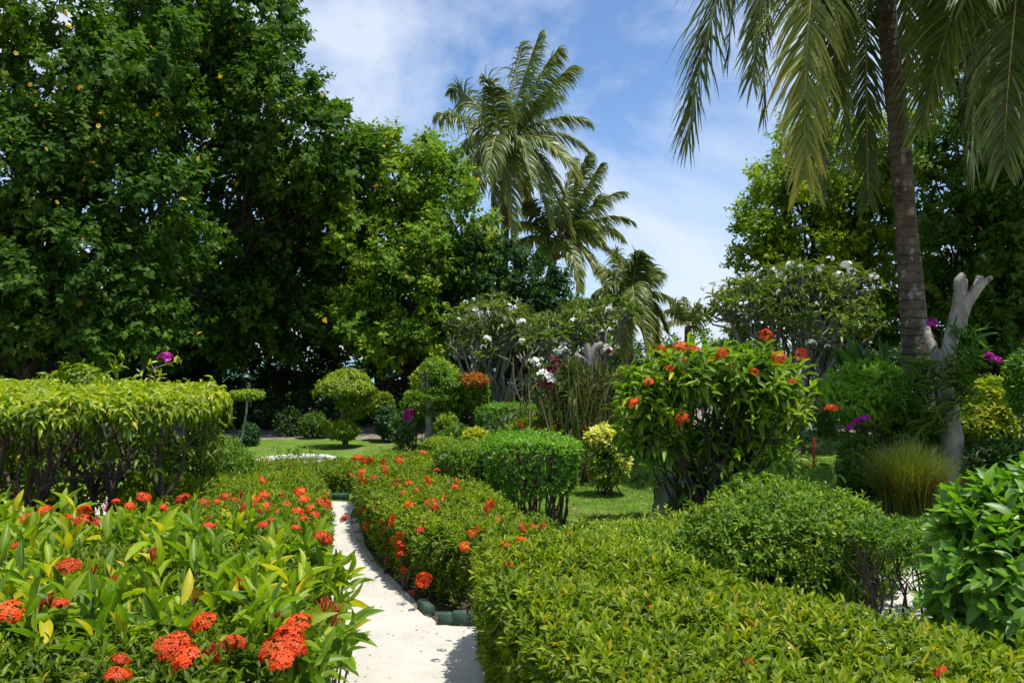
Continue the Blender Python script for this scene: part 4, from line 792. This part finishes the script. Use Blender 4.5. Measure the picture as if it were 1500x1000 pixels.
frangipani('wide grey branched tree with white flowers against the sky, right of the gap', bx(1165, 14.5),
   [(1090, 470, 14.3, 65, 60, .9), (1150, 435, 14.6, 75, 50, 1.), (1215, 440, 14.6, 70, 55, 1.), (1165, 490, 14.2, 95, 55, 1.), (1245, 480, 14.4, 45, 45, .8)], 92,
   [(1105, 388, 14, .9), (1133, 396, 14, .7), (1141, 401, 14, .8), (1158, 390, 14, 1), (1202, 395, 14, 1.1), (1216, 380, 14, .8), (1240, 390, 14, 1.2), (1247, 398, 14, .9), (1228, 404, 14, 1), (1234, 413, 14, .7), (1281, 407, 14, 1), (1172, 391, 14, .6), (1150, 410, 14, .7), (1141, 428, 13.6, .6), (1188, 505, 13.4, 1.1), (1032, 423, 14, .8), (1045, 417, 14, .8), (1066, 415, 14, .7), (1031, 467, 14, .5), (1028, 440, 14, .6), (1098, 402, 14, .6), (1196, 445, 13.6, .5), (1212, 508, 13.6, .6)], 201, dens=8)
frangipani('grey green tree dotted with white flowers in front of the dark rounded tree', bx(725, 16.8),
   [(715, 480, 16.6, 65, 50, .9), (760, 510, 16.5, 60, 50, .9), (690, 520, 16.3, 40, 45, .8)], 110,
   [(695, 455, 13.6, .9), (694, 439, 13.6, .5), (704, 460, 13.6, .7), (745, 450, 13.6, .9), (755, 451, 13.6, .7), (763, 473, 13.6, 1.2), (739, 467, 13.6, .5), (714, 497, 13.5, 1), (708, 509, 13.5, .7), (765, 500, 13.5, .8), (790, 490, 13.6, .5), (672, 468, 13.6, .5), (736, 478, 13.6, .5), (682, 443, 13.6, .6), (715, 458, 13.8, .5)], 202, dens=8)
frangipani('white flowered tree behind the orchid clump, under the lower palm', bx(855, 15.5),
   [(850, 490, 15.3, 62, 48, .9), (895, 470, 15.5, 42, 34, .8), (820, 500, 15, 45, 40, .8)], 120,
   [(839, 471, 14.6, .8), (892, 454, 14.6, .8), (902, 471, 14.6, .6), (894, 483, 14.6, .7), (865, 455, 14.6, .4), (826, 505, 14.5, .9), (887, 508, 14.5, .7), (893, 515, 14.5, .8), (882, 486, 14.6, .5), (814, 514, 14.4, .6)], 203, dens=8)

# ------------------------------------------------------------------ topiaries and beds at the back
def post_topiary(label, base, stem_pts, caps, seed, mat='ficus', name='topiary', sr=.03, bark='bark_grey', tpl=T_DROOP, L=.075, W=.03, dens=420, forks=0, droop=.6):
    """caps: (px, py, Y, rx_px, rz_px, ry_m, low) - rounded foliage tiers on one trunk"""
    rng = np.random.default_rng(seed); b = np.array([*base, 0.]); root = thing(name, b, label, 'topiary'); mb = MB()
    pts = [b] + [P(*q) for q in stem_pts]; pts = np.array(pts); n = len(pts)
    for i in range(n - 1): tube(mb, wobble(rng, pts[i], pts[i + 1], 6, .03), np.linspace(sr * (1 - .35 * i / n), sr * (1 - .35 * (i + 1) / n), 6), 7)
    for (px, py, Y, rx, rz, ry, low) in caps:
        c = P(px, py, Y)
        for j in range(5): tube(mb, wobble(rng, pts[-1] if c[2] > pts[-1][2] - .1 else np.array([pts[-1][0], pts[-1][1], c[2] - .1]), c + rng.normal(0, 1, 3) * [rx * S(Y) * .55, ry * .4, .02], 5, .06), np.linspace(sr * .5, sr * .2, 5), 5)
    mb.build('trunk', M[bark], root)
    for (px, py, Y, rx, rz, ry, low) in caps:
        c = P(px, py, Y); r = np.array([rx * S(Y), ry, rz * S(Y)]); n_ = int(dens * (r[0] * r[1] * 3.14 + 2 * r[2] * r[0] * 3)); T, D = ell_pts(rng, c, r, n_, .14, .2, seed, low, .4)
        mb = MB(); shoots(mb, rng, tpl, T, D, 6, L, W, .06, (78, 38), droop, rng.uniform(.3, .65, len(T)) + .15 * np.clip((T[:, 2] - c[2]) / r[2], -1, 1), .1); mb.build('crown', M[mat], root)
    return root
post_topiary('small flat table shaped topiary on one thin pale leaning stem', (-4.47, 13.4), [(356, 635, 13.4), (361, 605, 13.4), (362, 590, 13.4)], [(361, 577, 13.4, 25, 7, .26, -1)], 301, sr=.022, bark='bark_pale', L=.06, dens=700)
post_topiary('mushroom shaped topiary with a wide dome and a small lower tuft on its stem', (-3.08, 15.2), [(505, 630, 15.2), (503, 600, 15.2), (507, 580, 15.2)],
             [(507, 572, 15.2, 41, 29, .5, -.12), (520, 592, 15.3, 24, 20, .3, -1), (502, 628, 15.1, 26, 15, .3, -1)], 302, sr=.06, bark='bark', dens=420)
post_topiary('layered topiary with a flat tier and loose top on a grey post like trunk', (-1.45, 14.0), [(628, 640, 14), (630, 600, 14), (632, 590, 14)],
             [(636, 578, 14, 38, 13, .4, -.6), (637, 545, 14, 22, 22, .3, -1), (658, 562, 14, 24, 20, .3, -1), (650, 600, 14.2, 34, 16, .35, -1)], 303, mat='privet', sr=.085, bark='bark_grey', tpl=T_MID, L=.07, W=.035, dens=330, droop=.1)
def blob(name, label, px, py, Y, rx, rz, ry, n, mat, L=.07, W=.035, seed=1, **k):
    c = P(px, py, Y); return ball(name, label, k.pop('cat', 'shrub'), c, (rx * S(Y), ry, rz * S(Y)), n, M[mat], L, W, seed=seed, **k)
blob('croton', 'orange topped croton bush right of the layered topiary', 694, 575, 14.2, 22, 24, .3, 330, 'ixora_big', seed=311, L=.09, stem=(8, .015, .06))
c = P(694, 560, 14.0); ball('croton', 'flame orange leafy tuft crowning the croton bush', 'shrub', c, (.24, .22, .13), 170, M['orange'], .08, .03, 6, seed=312, stem=(0, 0, 0)) if False else None
def orange_top():
    rng = np.random.default_rng(312); root = [o for o in C.objects if o.get('label', '').startswith('orange topped croton')][0]; c = P(694, 557, 14.0); T, D = ell_pts(rng, c, (.25, .24, .12), 230, .1, .2, 3)
    mb = MB(); shoots(mb, rng, T_MID, T, D, 6, .07, .026, .06, (70, 25), 0, rng.uniform(.4, .9, len(T))); mb.build('new_leaf', M['orange'], root)
orange_top()
blob('box_topiary', 'upright box shaped topiary just right of the mushroom shaped one', 560, 592, 16.5, 17, 17, .25, 330, 'ficus', seed=313, base=(P(561, 600, 16.5)[0], 16.5, 0), droop=.3, up=.2)
blob('box_topiary', 'darker lower block of foliage under the upright box topiary', 568, 618, 16.2, 19, 22, .3, 330, 'dark_shrub', seed=314)
blob('round_shrub', 'small round shrub in the shade left of the mushroom topiary stem', 461, 625, 17, 22, 21, .32, 330, 'privet', seed=315, tb=(.1, .4))
blob('shade_shrub', 'dim rounded shrub in the shade behind the white ring planter', 423, 622, 17.5, 22, 24, .35, 300, 'dark_shrub', seed=316)
blob('shade_shrub', 'dim shrub in the shade just right of the thin pale topiary stem', 366, 640, 15.5, 14, 20, .25, 240, 'dark_shrub', seed=317)
blob('shade_shrub', 'dim low shrub in the shade past the end of the flat canopy', 310, 615, 18, 30, 22, .35, 300, 'dark_shrub', seed=318)
blob('bougainvillea', 'thin leafy bush carrying one magenta flower cluster, left of the layered topiary', 590, 627, 14.3, 20, 24, .25, 170, 'dark_shrub', seed=319, cat='bush', flowers=[(600, 608, 14.0, 1.3), (598, 614, 14.0, .9)], fm=MAG, fs=1.1, tb=(.5, .9))
blob('leafy_shrub', 'fresh green leafy shrub at the right of the grey post like trunk', 655, 625, 13.6, 18, 18, .25, 260, 'privet', seed=320, tb=(.4, .8))
blob('leafy_shrub', 'pale lime shrub low beside the foot of the grey post like trunk', 645, 650, 12.6, 24, 9, .25, 200, 'yellow', seed=321, L=.08)
blob('leafy_shrub', 'small chartreuse plant in front of the flat topped back hedge', 698, 638, 12.6, 17, 10, .22, 160, 'yellow', seed=322, L=.09, tb=(.5, .9))
blob('leafy_shrub', 'dark green bushy shrub between the layered topiary and the back hedge', 682, 615, 14.5, 22, 24, .35, 300, 'dark_shrub', seed=323)
rt = thing('clipped_hedge', (-.1, 14.2, 0), 'smooth flat topped clipped hedge in the middle distance left of the orchid clump', 'hedge')
a, b_ = P(684, 600, 13.4)[0], P(806, 600, 13.4)[0]; dome(rt, [(a, 13.8), (a + .4, 13.4), (b_ - .2, 13.4), (b_ + .1, 13.9), (b_, 14.8), (a + .2, 14.8)], .86, .2, 330, M['bright'], .05, .025, 324, .16, 12, .012, .8, tpl=T_LO, tb=(.1, .4))
rt = thing('clipped_hedge', (.9, 15.2, 0), 'flat topped clipped hedge in the distance behind the orchid clump and cream croton', 'hedge')
a, b_ = P(815, 600, 15)[0], P(930, 600, 15)[0]; dome(rt, [(a, 14.8), (a + .4, 14.4), (b_ - .2, 14.4), (b_ + .1, 14.9), (b_, 15.8), (a + .2, 15.8)], .8, .15, 300, M['privet'], .05, .025, 325, .16, 10, .012, .8, tpl=T_LO)
rt = thing('clipped_hedge', (5.6, 15.2, 0), 'long straight dark clipped hedge across the far lawn, behind the scarlet flowered bush', 'hedge')
dome(rt, [(3.6, 14.3), (7.6, 14.0), (7.8, 15.0), (3.6, 15.2)], .78, .1, 260, M['privet'], .055, .027, 326, .14, 10, .012, .8, tpl=T_LO, tb=(.1, .35))
blob('yellow_shrub', 'round yellow green shrub tucked behind the left side of the scarlet flowered bush', 925, 560, 12.5, 28, 22, .3, 300, 'yellow', seed=327, L=.08, tb=(.3, .8))
blob('leafy_shrub', 'mid green rounded shrub between the cream croton and the scarlet flowered bush', 905, 612, 11.6, 26, 26, .3, 320, 'privet', seed=328, tb=(.4, .8))

def ring_planter():
    c = np.array([-3.2, 12.2, 0]); root = thing('ring_planter', c, 'low round whitewashed planter ring sitting on the lawn behind the short hedge', 'planter'); mb = MB(); n = 10
    prof = [(.60, 0), (.59, .16), (.58, .175), (.47, .175), (.455, .16), (.45, .06)]; V = []
    for r, z in prof:
        for k in range(n): a = 6.2832 * (k + .5) / n; V.append((c[0] + r * math.cos(a), c[1] + r * math.sin(a), z))
    F = [(i * n + j, i * n + (j + 1) % n, (i + 1) * n + (j + 1) % n, (i + 1) * n + j) for i in range(len(prof) - 1) for j in range(n)]
    mb.add(V, F); mb.build('rim', M['concrete'], root, smooth=False)
    mb = MB(); V = [(c[0] + .46 * math.cos(6.2832 * (k + .5) / n), c[1] + .46 * math.sin(6.2832 * (k + .5) / n), .12) for k in range(n)] + [(c[0], c[1], .15)]
    mb.add(V, [(10, k, (k + 1) % 10, (k + 2) % 10) for k in range(0, 10, 2)]); mb.build('soil', M['soil'], root, smooth=False)
    rng = np.random.default_rng(7); mb = MB(); T = c + np.c_[rng.normal(0, .22, (60, 2)), rng.uniform(.2, .34, 60)]; shoots(mb, rng, T_MID, T, rng.normal(0, .3, T.shape) + [0, 0, 1], 5, .06, .025, .06, (70, 30), 0, rng.uniform(.3, .6, 60)); mb.build('foliage', M['privet'], root)
ring_planter()

def sprig():
    root = thing('bougainvillea_sprig', P(205, 600, 8.4) * [1, 1, 0], 'thin pale sprig with one magenta flower poking above the flat canopy', 'flower'); rng = np.random.default_rng(9); mb = MB()
    a = [P(205, 640, 8.0), P(215, 560, 7.7), P(225, 540, 7.6), P(250, 531, 7.5), P(268, 527, 7.5)]; tube(mb, np.array([np.array([a[0][0], a[0][1], 0.])] + a), [.012, .011, .009, .007, .005, .003], 6); tube(mb, np.array([P(225, 540, 7.6), P(220, 530, 7.6)]), .003, 5)
    mb.build('stem', M['bark_pale'], root); T = np.array([P(262, 527, 7.5), P(250, 533, 7.5), P(221, 532, 7.6), P(205, 545, 7.6), P(235, 550, 7.6), P(228, 545, 7.6)]); mb = MB()
    shoots(mb, rng, T_MID, T, rng.normal(0, .5, T.shape) + [.4, 0, .6], 4, .085, .034, .05, (70, 30), 0, np.full(6, .6)); mb.build('foliage', M['yellow'], root); flower(root, P(243, 528, 7.45), MAG, rng, 1.0)
sprig()

def orchid_clump():
    Y = 11; rng = np.random.default_rng(401); root = thing('orchid_clump', (P(845, 600, Y)[0], Y, 0), 'dense clump of upright brown and green orchid canes with white and purple flowers', 'orchids'); mb = MB()
    for k in range(230):
        px = rng.normal(840, 22); b = P(px, 640, Y + rng.normal(0, .3)); b[2] = rng.uniform(0, .3); t = P(px + rng.normal(0, 20) + (px - 840) * .35, rng.uniform(515, 600), b[1] + rng.normal(0, .15))
        p = wobble(rng, b, t, 6, .05); tube(mb, p, np.linspace(.014, .006, 6), 5, rng.uniform(.1, 1))
    mb.build('cane', M['orchid'], root); mb = MB()
    T = np.array([P(rng.normal(838, 32), rng.uniform(528, 625), Y + rng.normal(0, .3)) for _ in range(230)]); shoots(mb, rng, T_LAN, T, rng.normal(0, .3, T.shape) + [0, 0, 1], 5, .16, .024, .14, (60, 20), 0, rng.uniform(.1, .55, 230)); mb.build('foliage', M['orchid'], root)
    for px, py, s in [(797, 553, 1.3), (804, 556, 1.1), (790, 531, .9), (824, 514, .8), (889, 513, .8), (781, 530, .8)]: flower(root, P(px, py, Y - .5), WHITE, rng, s)
    for px, py, s in [(806, 547, 1.1), (798, 562, 1.0), (804, 567, .9), (812, 532, 1), (894, 517, .7)]: flower(root, P(px, py, Y - .48), MAROON, rng, s)
orchid_clump()
def forked_log():
    Y = 11.3; root = thing('dead_branch', (P(862, 600, Y)[0], Y, 0), 'sawn grey forked branch standing up out of the orchid clump', 'dead branch'); mb = MB()
    tube(mb, [P(862, 640, Y) * [1, 1, 0], P(864, 590, Y), P(862, 545, Y), P(864, 528, Y)], [.08, .07, .06, .055], 10)
    tube(mb, [P(864, 532, Y), P(852, 525, Y), P(841, 520, Y)], [.05, .045, .04], 8); tube(mb, [P(864, 530, Y), P(868, 515, Y), P(873, 508, Y), P(883, 504, Y)], [.055, .055, .05, .045], 8); tube(mb, [P(864, 530, Y), P(860, 512, Y), P(858, 503, Y)], [.05, .05, .045], 8)
    mb.build('trunk', M['bark_grey'], root)
forked_log()
o = thing('flower_bowl', P(866, 628, 10.6) * [1, 1, 0], 'shallow coral red bowl shape behind the cream topped croton', 'planter'); mb = MB()
cb = P(866, 629, 10.6); prof = [(.02, -.02), (.06, -.02), (.10, .02), (.105, .035), (.09, .03), (.02, 0)]; n = 18
V = [(cb[0] + r * math.cos(6.2832 * k / n), cb[1] + r * math.sin(6.2832 * k / n), cb[2] + z) for r, z in prof for k in range(n)]
mb.add(V, [(i * n + j, i * n + (j + 1) % n, (i + 1) * n + (j + 1) % n, (i + 1) * n + j) for i in range(len(prof) - 1) for j in range(n)]); mb.build('bowl', M['redpaint'], o)
mb = MB(); tube(mb, [cb * [1, 1, 0], cb - [0, 0, .015]], [.022, .018], 8); mb.build('stand', M['bark_grey'], o)
rng = np.random.default_rng(4)
for k in range(4): flower(o, cb + [(-.075 + .05 * k), 0, .03], RED_LO, rng, .5)
c = P(1192, 645, 12.5); o = thing('red_post', c * [1, 1, 0], 'short thin red painted post on the far lawn right of the scarlet flowered bush', 'post'); mb = MB()
tube(mb, [c * [1, 1, 0], c * [1, 1, .5], c + [0, 0, .02], c + [0, 0, .05]], [.022, .022, .022, .006], 10); mb.build('post', M['redpaint'], o)

# ------------------------------------------------------------------ right hand beds
def dead_trunk():
    Y = 10.2; root = thing('dead_tree', P(1396, 700, Y) * [1, 1, 0], 'pale sawn off dead tree forking into a Y with stubby cut branches', 'dead tree'); rng = np.random.default_rng(5); mb = MB()
    q = [(1398, 715), (1396, 660), (1390, 600), (1384, 545), (1391, 505), (1402, 460), (1407, 430), (1409, 408)]; p = [P(a, b, Y) for a, b in q]; p[0][2] = 0
    def sm(p, r, m=6):
        p = np.array(p, float); t = np.linspace(0, 1, len(p) * m); s = np.linspace(0, 1, len(p)); c = np.c_[[np.interp(t, s, p[:, i]) for i in range(3)]].T
        for _ in range(5): c[1:-1] = (c[:-2] + c[1:-1] + c[2:]) / 3
        return c, np.interp(t, s, r) * (1 + .06 * rng.normal(size=len(t)))
    tube(mb, *sm(p, [.15, .13, .12, .108, .095, .085, .078, .066]), 14)
    tube(mb, *sm([P(1405, 490, Y), P(1408, 460, Y), P(1415, 445, Y - .05), P(1430, 425, Y - .1), P(1440, 408, Y - .1)], [.08, .078, .072, .06, .045]), 12)
    tube(mb, *sm([P(1426, 432, Y - .08), P(1433, 412, Y), P(1436, 404, Y)], [.055, .045, .04]), 10); tube(mb, *sm([P(1430, 428, Y - .1), P(1443, 412, Y - .15), P(1452, 406, Y - .15)], [.048, .036, .028]), 10)
    tube(mb, *sm([P(1405, 425, Y), P(1402, 412, Y), P(1411, 402, Y)], [.06, .048, .04]), 10); tube(mb, *sm([P(1384, 548, Y), P(1374, 530, Y + .1), P(1362, 500, Y + .25), P(1354, 470, Y + .4)], [.085, .07, .06, .045]), 12)
    tube(mb, *sm([P(1386, 555, Y - .1), P(1372, 548, Y - .2), P(1362, 545, Y - .2)], [.03, .02, .012]), 6)
    mb.build('trunk', M['bark_pale'], root)
    mb = MB(); z = P(1391, 585, Y)[2]; V, F = [], []
    for zz in (z - .012, z + .012): tube(mb, [P(1391, 585, Y) * [1, 1, 0] + [0, 0, zz], P(1391, 585, Y) * [1, 1, 0] + [0, 0, zz + .014]], .132, 14, .3)
    mb.build('tie', M['bark_dark'], root)
dead_trunk()
def orchids_on_trunk():
    Y = 9.9; rng = np.random.default_rng(411); root = thing('orchid_plant', P(1385, 600, Y) * [1, 1, 0], 'strappy orchids wrapped round the dead forked trunk, with purple flower sprays', 'orchids'); mb = MB()
    T = np.array([P(px + rng.normal(0, 12), py + rng.normal(0, 10), Y - .15 + rng.normal(0, .12)) for px, py in [(1360, 560), (1350, 590), (1375, 610), (1340, 560), (1420, 520), (1430, 500), (1405, 555), (1365, 540), (1330, 600), (1345, 620), (1415, 570)] for _ in range(7)])
    shoots(mb, rng, T_STRAP, T, rng.normal(0, .5, T.shape) + [0, -.2, .6], 6, .24, .04, .12, (80, 30), .1, rng.uniform(.1, .5, len(T)), .1, .3, .3); mb.build('foliage', M['fern'], root)
    mb = MB()
    for a in range(14): b = P(rng.uniform(1340, 1420), rng.uniform(540, 620), Y - .1); tube(mb, wobble(rng, b, b + rng.normal(0, .22, 3), 5, .1), np.linspace(.010, .004, 5), 5, rng.uniform(.3, 1))
    for (a, b) in [((1400, 555), (1365, 472)), ((1405, 550), (1452, 525)), ((1320, 640), (1255, 622))]: tube(mb, wobble(rng, P(*a, Y), P(*b, Y - .1), 8, .05, .12), np.linspace(.008, .003, 8), 5, .4)
    mb.build('cane', M['orchid'], root)
    for px, py, s in [(1365, 472, 1), (1369, 476, .7), (1448, 523, 1), (1456, 526, .9), (1463, 528, .7), (1262, 616, 1.0), (1254, 621, 1.0), (1246, 626, .8), (1270, 613, .7)]: flower(root, P(px, py, Y - .15), MAG, rng, s * .8)
orchids_on_trunk()
def birdsnest():
    Y = 11.8; rng = np.random.default_rng(421); c = P(1262, 560, Y); root = thing('bird_nest_fern', c * [1, 1, 0], 'upright paddle leaved fern clump left of the near palm trunk', 'fern'); mb = MB()
    for k in range(26):
        px = 1262 + rng.uniform(-46, 46); t = P(px + rng.normal(0, 4), rng.uniform(488, 520), Y + rng.normal(0, .2)); b = P(1262 + (px - 1262) * .45, 562, Y); d = t - b
        put_leaves(mb, T_STRAP, b[None], d[None], np.array([[rng.normal(0, .5), -1, .3]]), np.linalg.norm(d), .15, np.array([rng.uniform(0, 1)]))
    mb.build('frond', M['fern'], root); mb = MB(); tube(mb, [c * [1, 1, 0], c * [1, 1, .6], c - [0, 0, -.02]], [.10, .085, .07], 10); mb.build('stem', M['bark'], root)
birdsnest()
blob('leafy_shrub', 'lush bright green shrub in front of the paddle leaved fern', 1268, 580, 10.4, 62, 46, .5, 950, 'bright', seed=431, L=.08, W=.034, lump=.2, tb=(.55, 1.))
blob('leafy_shrub', 'narrow dark green shrub between the far lawn and the feathery grass clump', 1258, 690, 9.8, 30, 48, .28, 480, 'privet', seed=432, tb=(.1, .45))
blob('leafy_shrub', 'loose mixed green shrub under the orchids, left of the dead trunk', 1335, 630, 10.6, 42, 36, .35, 420, 'privet', seed=433, L=.09, W=.035, tb=(.2, .6))
blob('yellow_shrub', 'yellow leaved open shrub right of the dead trunk', 1460, 615, 10.8, 66, 58, .5, 560, 'yellow', seed=434, L=.12, W=.045, lump=.18, tb=(.2, .75), stem=(14, .016, .2), inner=.4)
blob('shade_shrub', 'dark shrub below the yellow leaved one at the right edge', 1470, 680, 10.0, 60, 34, .5, 420, 'dark_shrub', seed=435, L=.09)
blob('leafy_shrub', 'deep green shrub on the picture edge above the broad leaved bush', 1512, 560, 9.2, 32, 50, .35, 420, 'bright', seed=436, tb=(.0, .35))
blob('shade_shrub', 'dim foliage behind the near palm trunk and the orchids', 1330, 540, 12.6, 60, 30, .4, 360, 'dark_shrub', seed=437, L=.1)

# ------------------------------------------------------------------ lawn blades, litter
def lawn_blades():
    rng = np.random.default_rng(501); n = 90000; x = rng.uniform(-1.2, 6.5, n); y = 6.2 + 7.3 * rng.uniform(0, 1, n) ** 1.3
    ok = (np.abs(x / y - .1) < .16) | ((x / y > .26) & (x / y < .5)); x, y = x[ok], y[ok]; bare = fnoise(np.c_[x, y, x * 0], .45, 8); k = bare + rng.normal(0, .25, len(x)) < .75; x, y, bare = x[k], y[k], bare[k]; p = np.c_[x, y, np.full(len(x), .003)]
    d = rng.normal(0, .5, p.shape) + [0, 0, 1.]; mb = MB(); V = np.array([(0, .5, 0), (0, -.5, 0), (.6, -.35, -.03), (1, 0, -.15)]); put_leaves(mb, (V, np.array([(0, 1, 2, 3)])), p, d, rng.normal(0, 1, p.shape) * [1, 1, .1], rng.uniform(.022, .05, len(p)), .0055, rng.uniform(.1, .7, len(p)) + np.clip(bare, 0, .6) * .5)
    o = mb.build('grass', M['lawn_blade'], None, smooth=False); o['kind'] = 'stuff'
lawn_blades()
def litter():
    rng = np.random.default_rng(502); pp = chaikin(PATH, 2); x = np.c_[rng.uniform(-2, 3.4, 2400), rng.uniform(3.6, 9, 2400)]; x = x[inside(pp, x)]; d, _ = edge(pp, x); x = x[rng.uniform(0, 1, len(x)) < .16 + .9 * np.exp(-d / .14)]
    p = np.c_[x, np.full(len(x), .0165)]; dd = rng.normal(0, 1, p.shape) * [1, 1, .06]; mb = MB(); put_leaves(mb, T_LO, p, dd, rng.normal(0, .25, p.shape) + [0, 0, 1], rng.uniform(.008, .03, len(p)), rng.uniform(.005, .014, len(p)), rng.uniform(0, 1, len(p)))
    y = np.c_[rng.uniform(-1, 6, 1500), rng.uniform(6.2, 13, 1500)]; q = np.c_[y, rng.uniform(.02, .04, 1500)]; put_leaves(mb, T_LO, q, rng.normal(0, 1, q.shape) * [1, 1, .3], rng.normal(0, .4, q.shape) + [0, 0, 1], rng.uniform(.03, .08, 1500), rng.uniform(.015, .035, 1500), rng.uniform(0, 1, 1500))
    o = mb.build('leaf_litter', M['dry'], None); o['kind'] = 'stuff'
    x = np.c_[rng.uniform(-2, 3.4, 2600), rng.uniform(3.6, 9, 2600)]; x = x[inside(pp, x)]; p = np.c_[x, np.full(len(x), .014)]; mb = MB(); V = np.array([(-.5, -.5, 0), (.5, -.4, 0), (.4, .5, 0), (-.4, .45, 0), (-.3, -.3, .5), (.3, -.2, .5), (.25, .3, .5), (-.25, .25, .5)]); F = np.array([(4, 5, 6, 7), (0, 1, 5, 4), (1, 2, 6, 5), (2, 3, 7, 6), (3, 0, 4, 7)])
    put_leaves(mb, (V, F), p, rng.normal(0, 1, p.shape) * [1, 1, 0], np.tile([0, 0, 1.], (len(p), 1)), rng.uniform(.003, .009, len(p)), rng.uniform(.003, .008, len(p)), rng.uniform(0, 1, len(p)))
    o = mb.build('coral_gravel', M['sand'], None, smooth=False); o['kind'] = 'stuff'
litter()

# ------------------------------------------------------------------ shaded thicket under the trees
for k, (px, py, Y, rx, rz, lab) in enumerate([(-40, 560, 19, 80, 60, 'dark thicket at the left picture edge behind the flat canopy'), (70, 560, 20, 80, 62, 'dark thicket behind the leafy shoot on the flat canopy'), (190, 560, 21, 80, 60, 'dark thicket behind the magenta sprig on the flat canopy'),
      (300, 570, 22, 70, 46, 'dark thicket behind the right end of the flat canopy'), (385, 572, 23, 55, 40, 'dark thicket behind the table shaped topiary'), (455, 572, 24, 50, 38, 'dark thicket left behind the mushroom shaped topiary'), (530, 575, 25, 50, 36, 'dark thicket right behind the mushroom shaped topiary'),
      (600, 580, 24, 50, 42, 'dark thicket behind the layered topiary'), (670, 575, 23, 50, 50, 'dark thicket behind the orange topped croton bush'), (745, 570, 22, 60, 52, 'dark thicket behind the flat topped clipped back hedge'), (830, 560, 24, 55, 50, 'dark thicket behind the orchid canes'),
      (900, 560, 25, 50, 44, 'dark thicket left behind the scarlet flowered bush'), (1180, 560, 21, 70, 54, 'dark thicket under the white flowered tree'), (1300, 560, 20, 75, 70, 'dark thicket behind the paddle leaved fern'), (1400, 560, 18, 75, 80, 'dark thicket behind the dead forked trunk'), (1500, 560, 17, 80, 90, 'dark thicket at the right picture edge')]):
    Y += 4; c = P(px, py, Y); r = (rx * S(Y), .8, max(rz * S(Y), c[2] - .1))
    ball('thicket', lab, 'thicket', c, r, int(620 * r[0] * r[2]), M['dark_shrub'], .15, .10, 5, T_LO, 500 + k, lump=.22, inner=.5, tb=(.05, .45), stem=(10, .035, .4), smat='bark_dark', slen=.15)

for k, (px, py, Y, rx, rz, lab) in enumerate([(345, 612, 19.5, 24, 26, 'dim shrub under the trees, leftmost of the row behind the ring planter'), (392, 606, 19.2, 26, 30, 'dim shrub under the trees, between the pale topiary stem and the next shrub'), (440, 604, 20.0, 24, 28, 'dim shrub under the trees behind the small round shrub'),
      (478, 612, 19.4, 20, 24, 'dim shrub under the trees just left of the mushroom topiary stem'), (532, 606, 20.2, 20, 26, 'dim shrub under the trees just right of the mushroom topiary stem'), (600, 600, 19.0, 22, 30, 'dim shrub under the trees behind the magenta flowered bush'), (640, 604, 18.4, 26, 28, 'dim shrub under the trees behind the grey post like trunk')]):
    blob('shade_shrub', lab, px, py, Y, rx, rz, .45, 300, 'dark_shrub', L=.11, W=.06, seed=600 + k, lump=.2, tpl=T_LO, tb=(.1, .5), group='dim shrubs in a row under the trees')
blob('leafy_shrub', 'tall lime green shrub standing behind the layered topiary', 640, 560, 15.2, 34, 34, .4, 420, 'privet', seed=620, L=.09, W=.045, lump=.22, tb=(.5, .95))
blob('leafy_shrub', 'mid green shrub left of the grey post like trunk, behind the magenta flowers', 606, 600, 14.8, 20, 26, .3, 260, 'privet', seed=621, L=.08, W=.04, lump=.2, tb=(.2, .6))
blob('leafy_shrub', 'yellow green shrub between the chartreuse plant and the domed shrub', 730, 650, 11.4, 28, 12, .28, 260, 'yellow', seed=622, L=.07, lump=.2, tb=(.2, .6))
blob('leafy_shrub', 'dark leafy shrub below the orange croton, in front of the back hedge end', 668, 640, 13.2, 24, 16, .3, 260, 'privet', seed=623, L=.07, lump=.2, tb=(.1, .5))
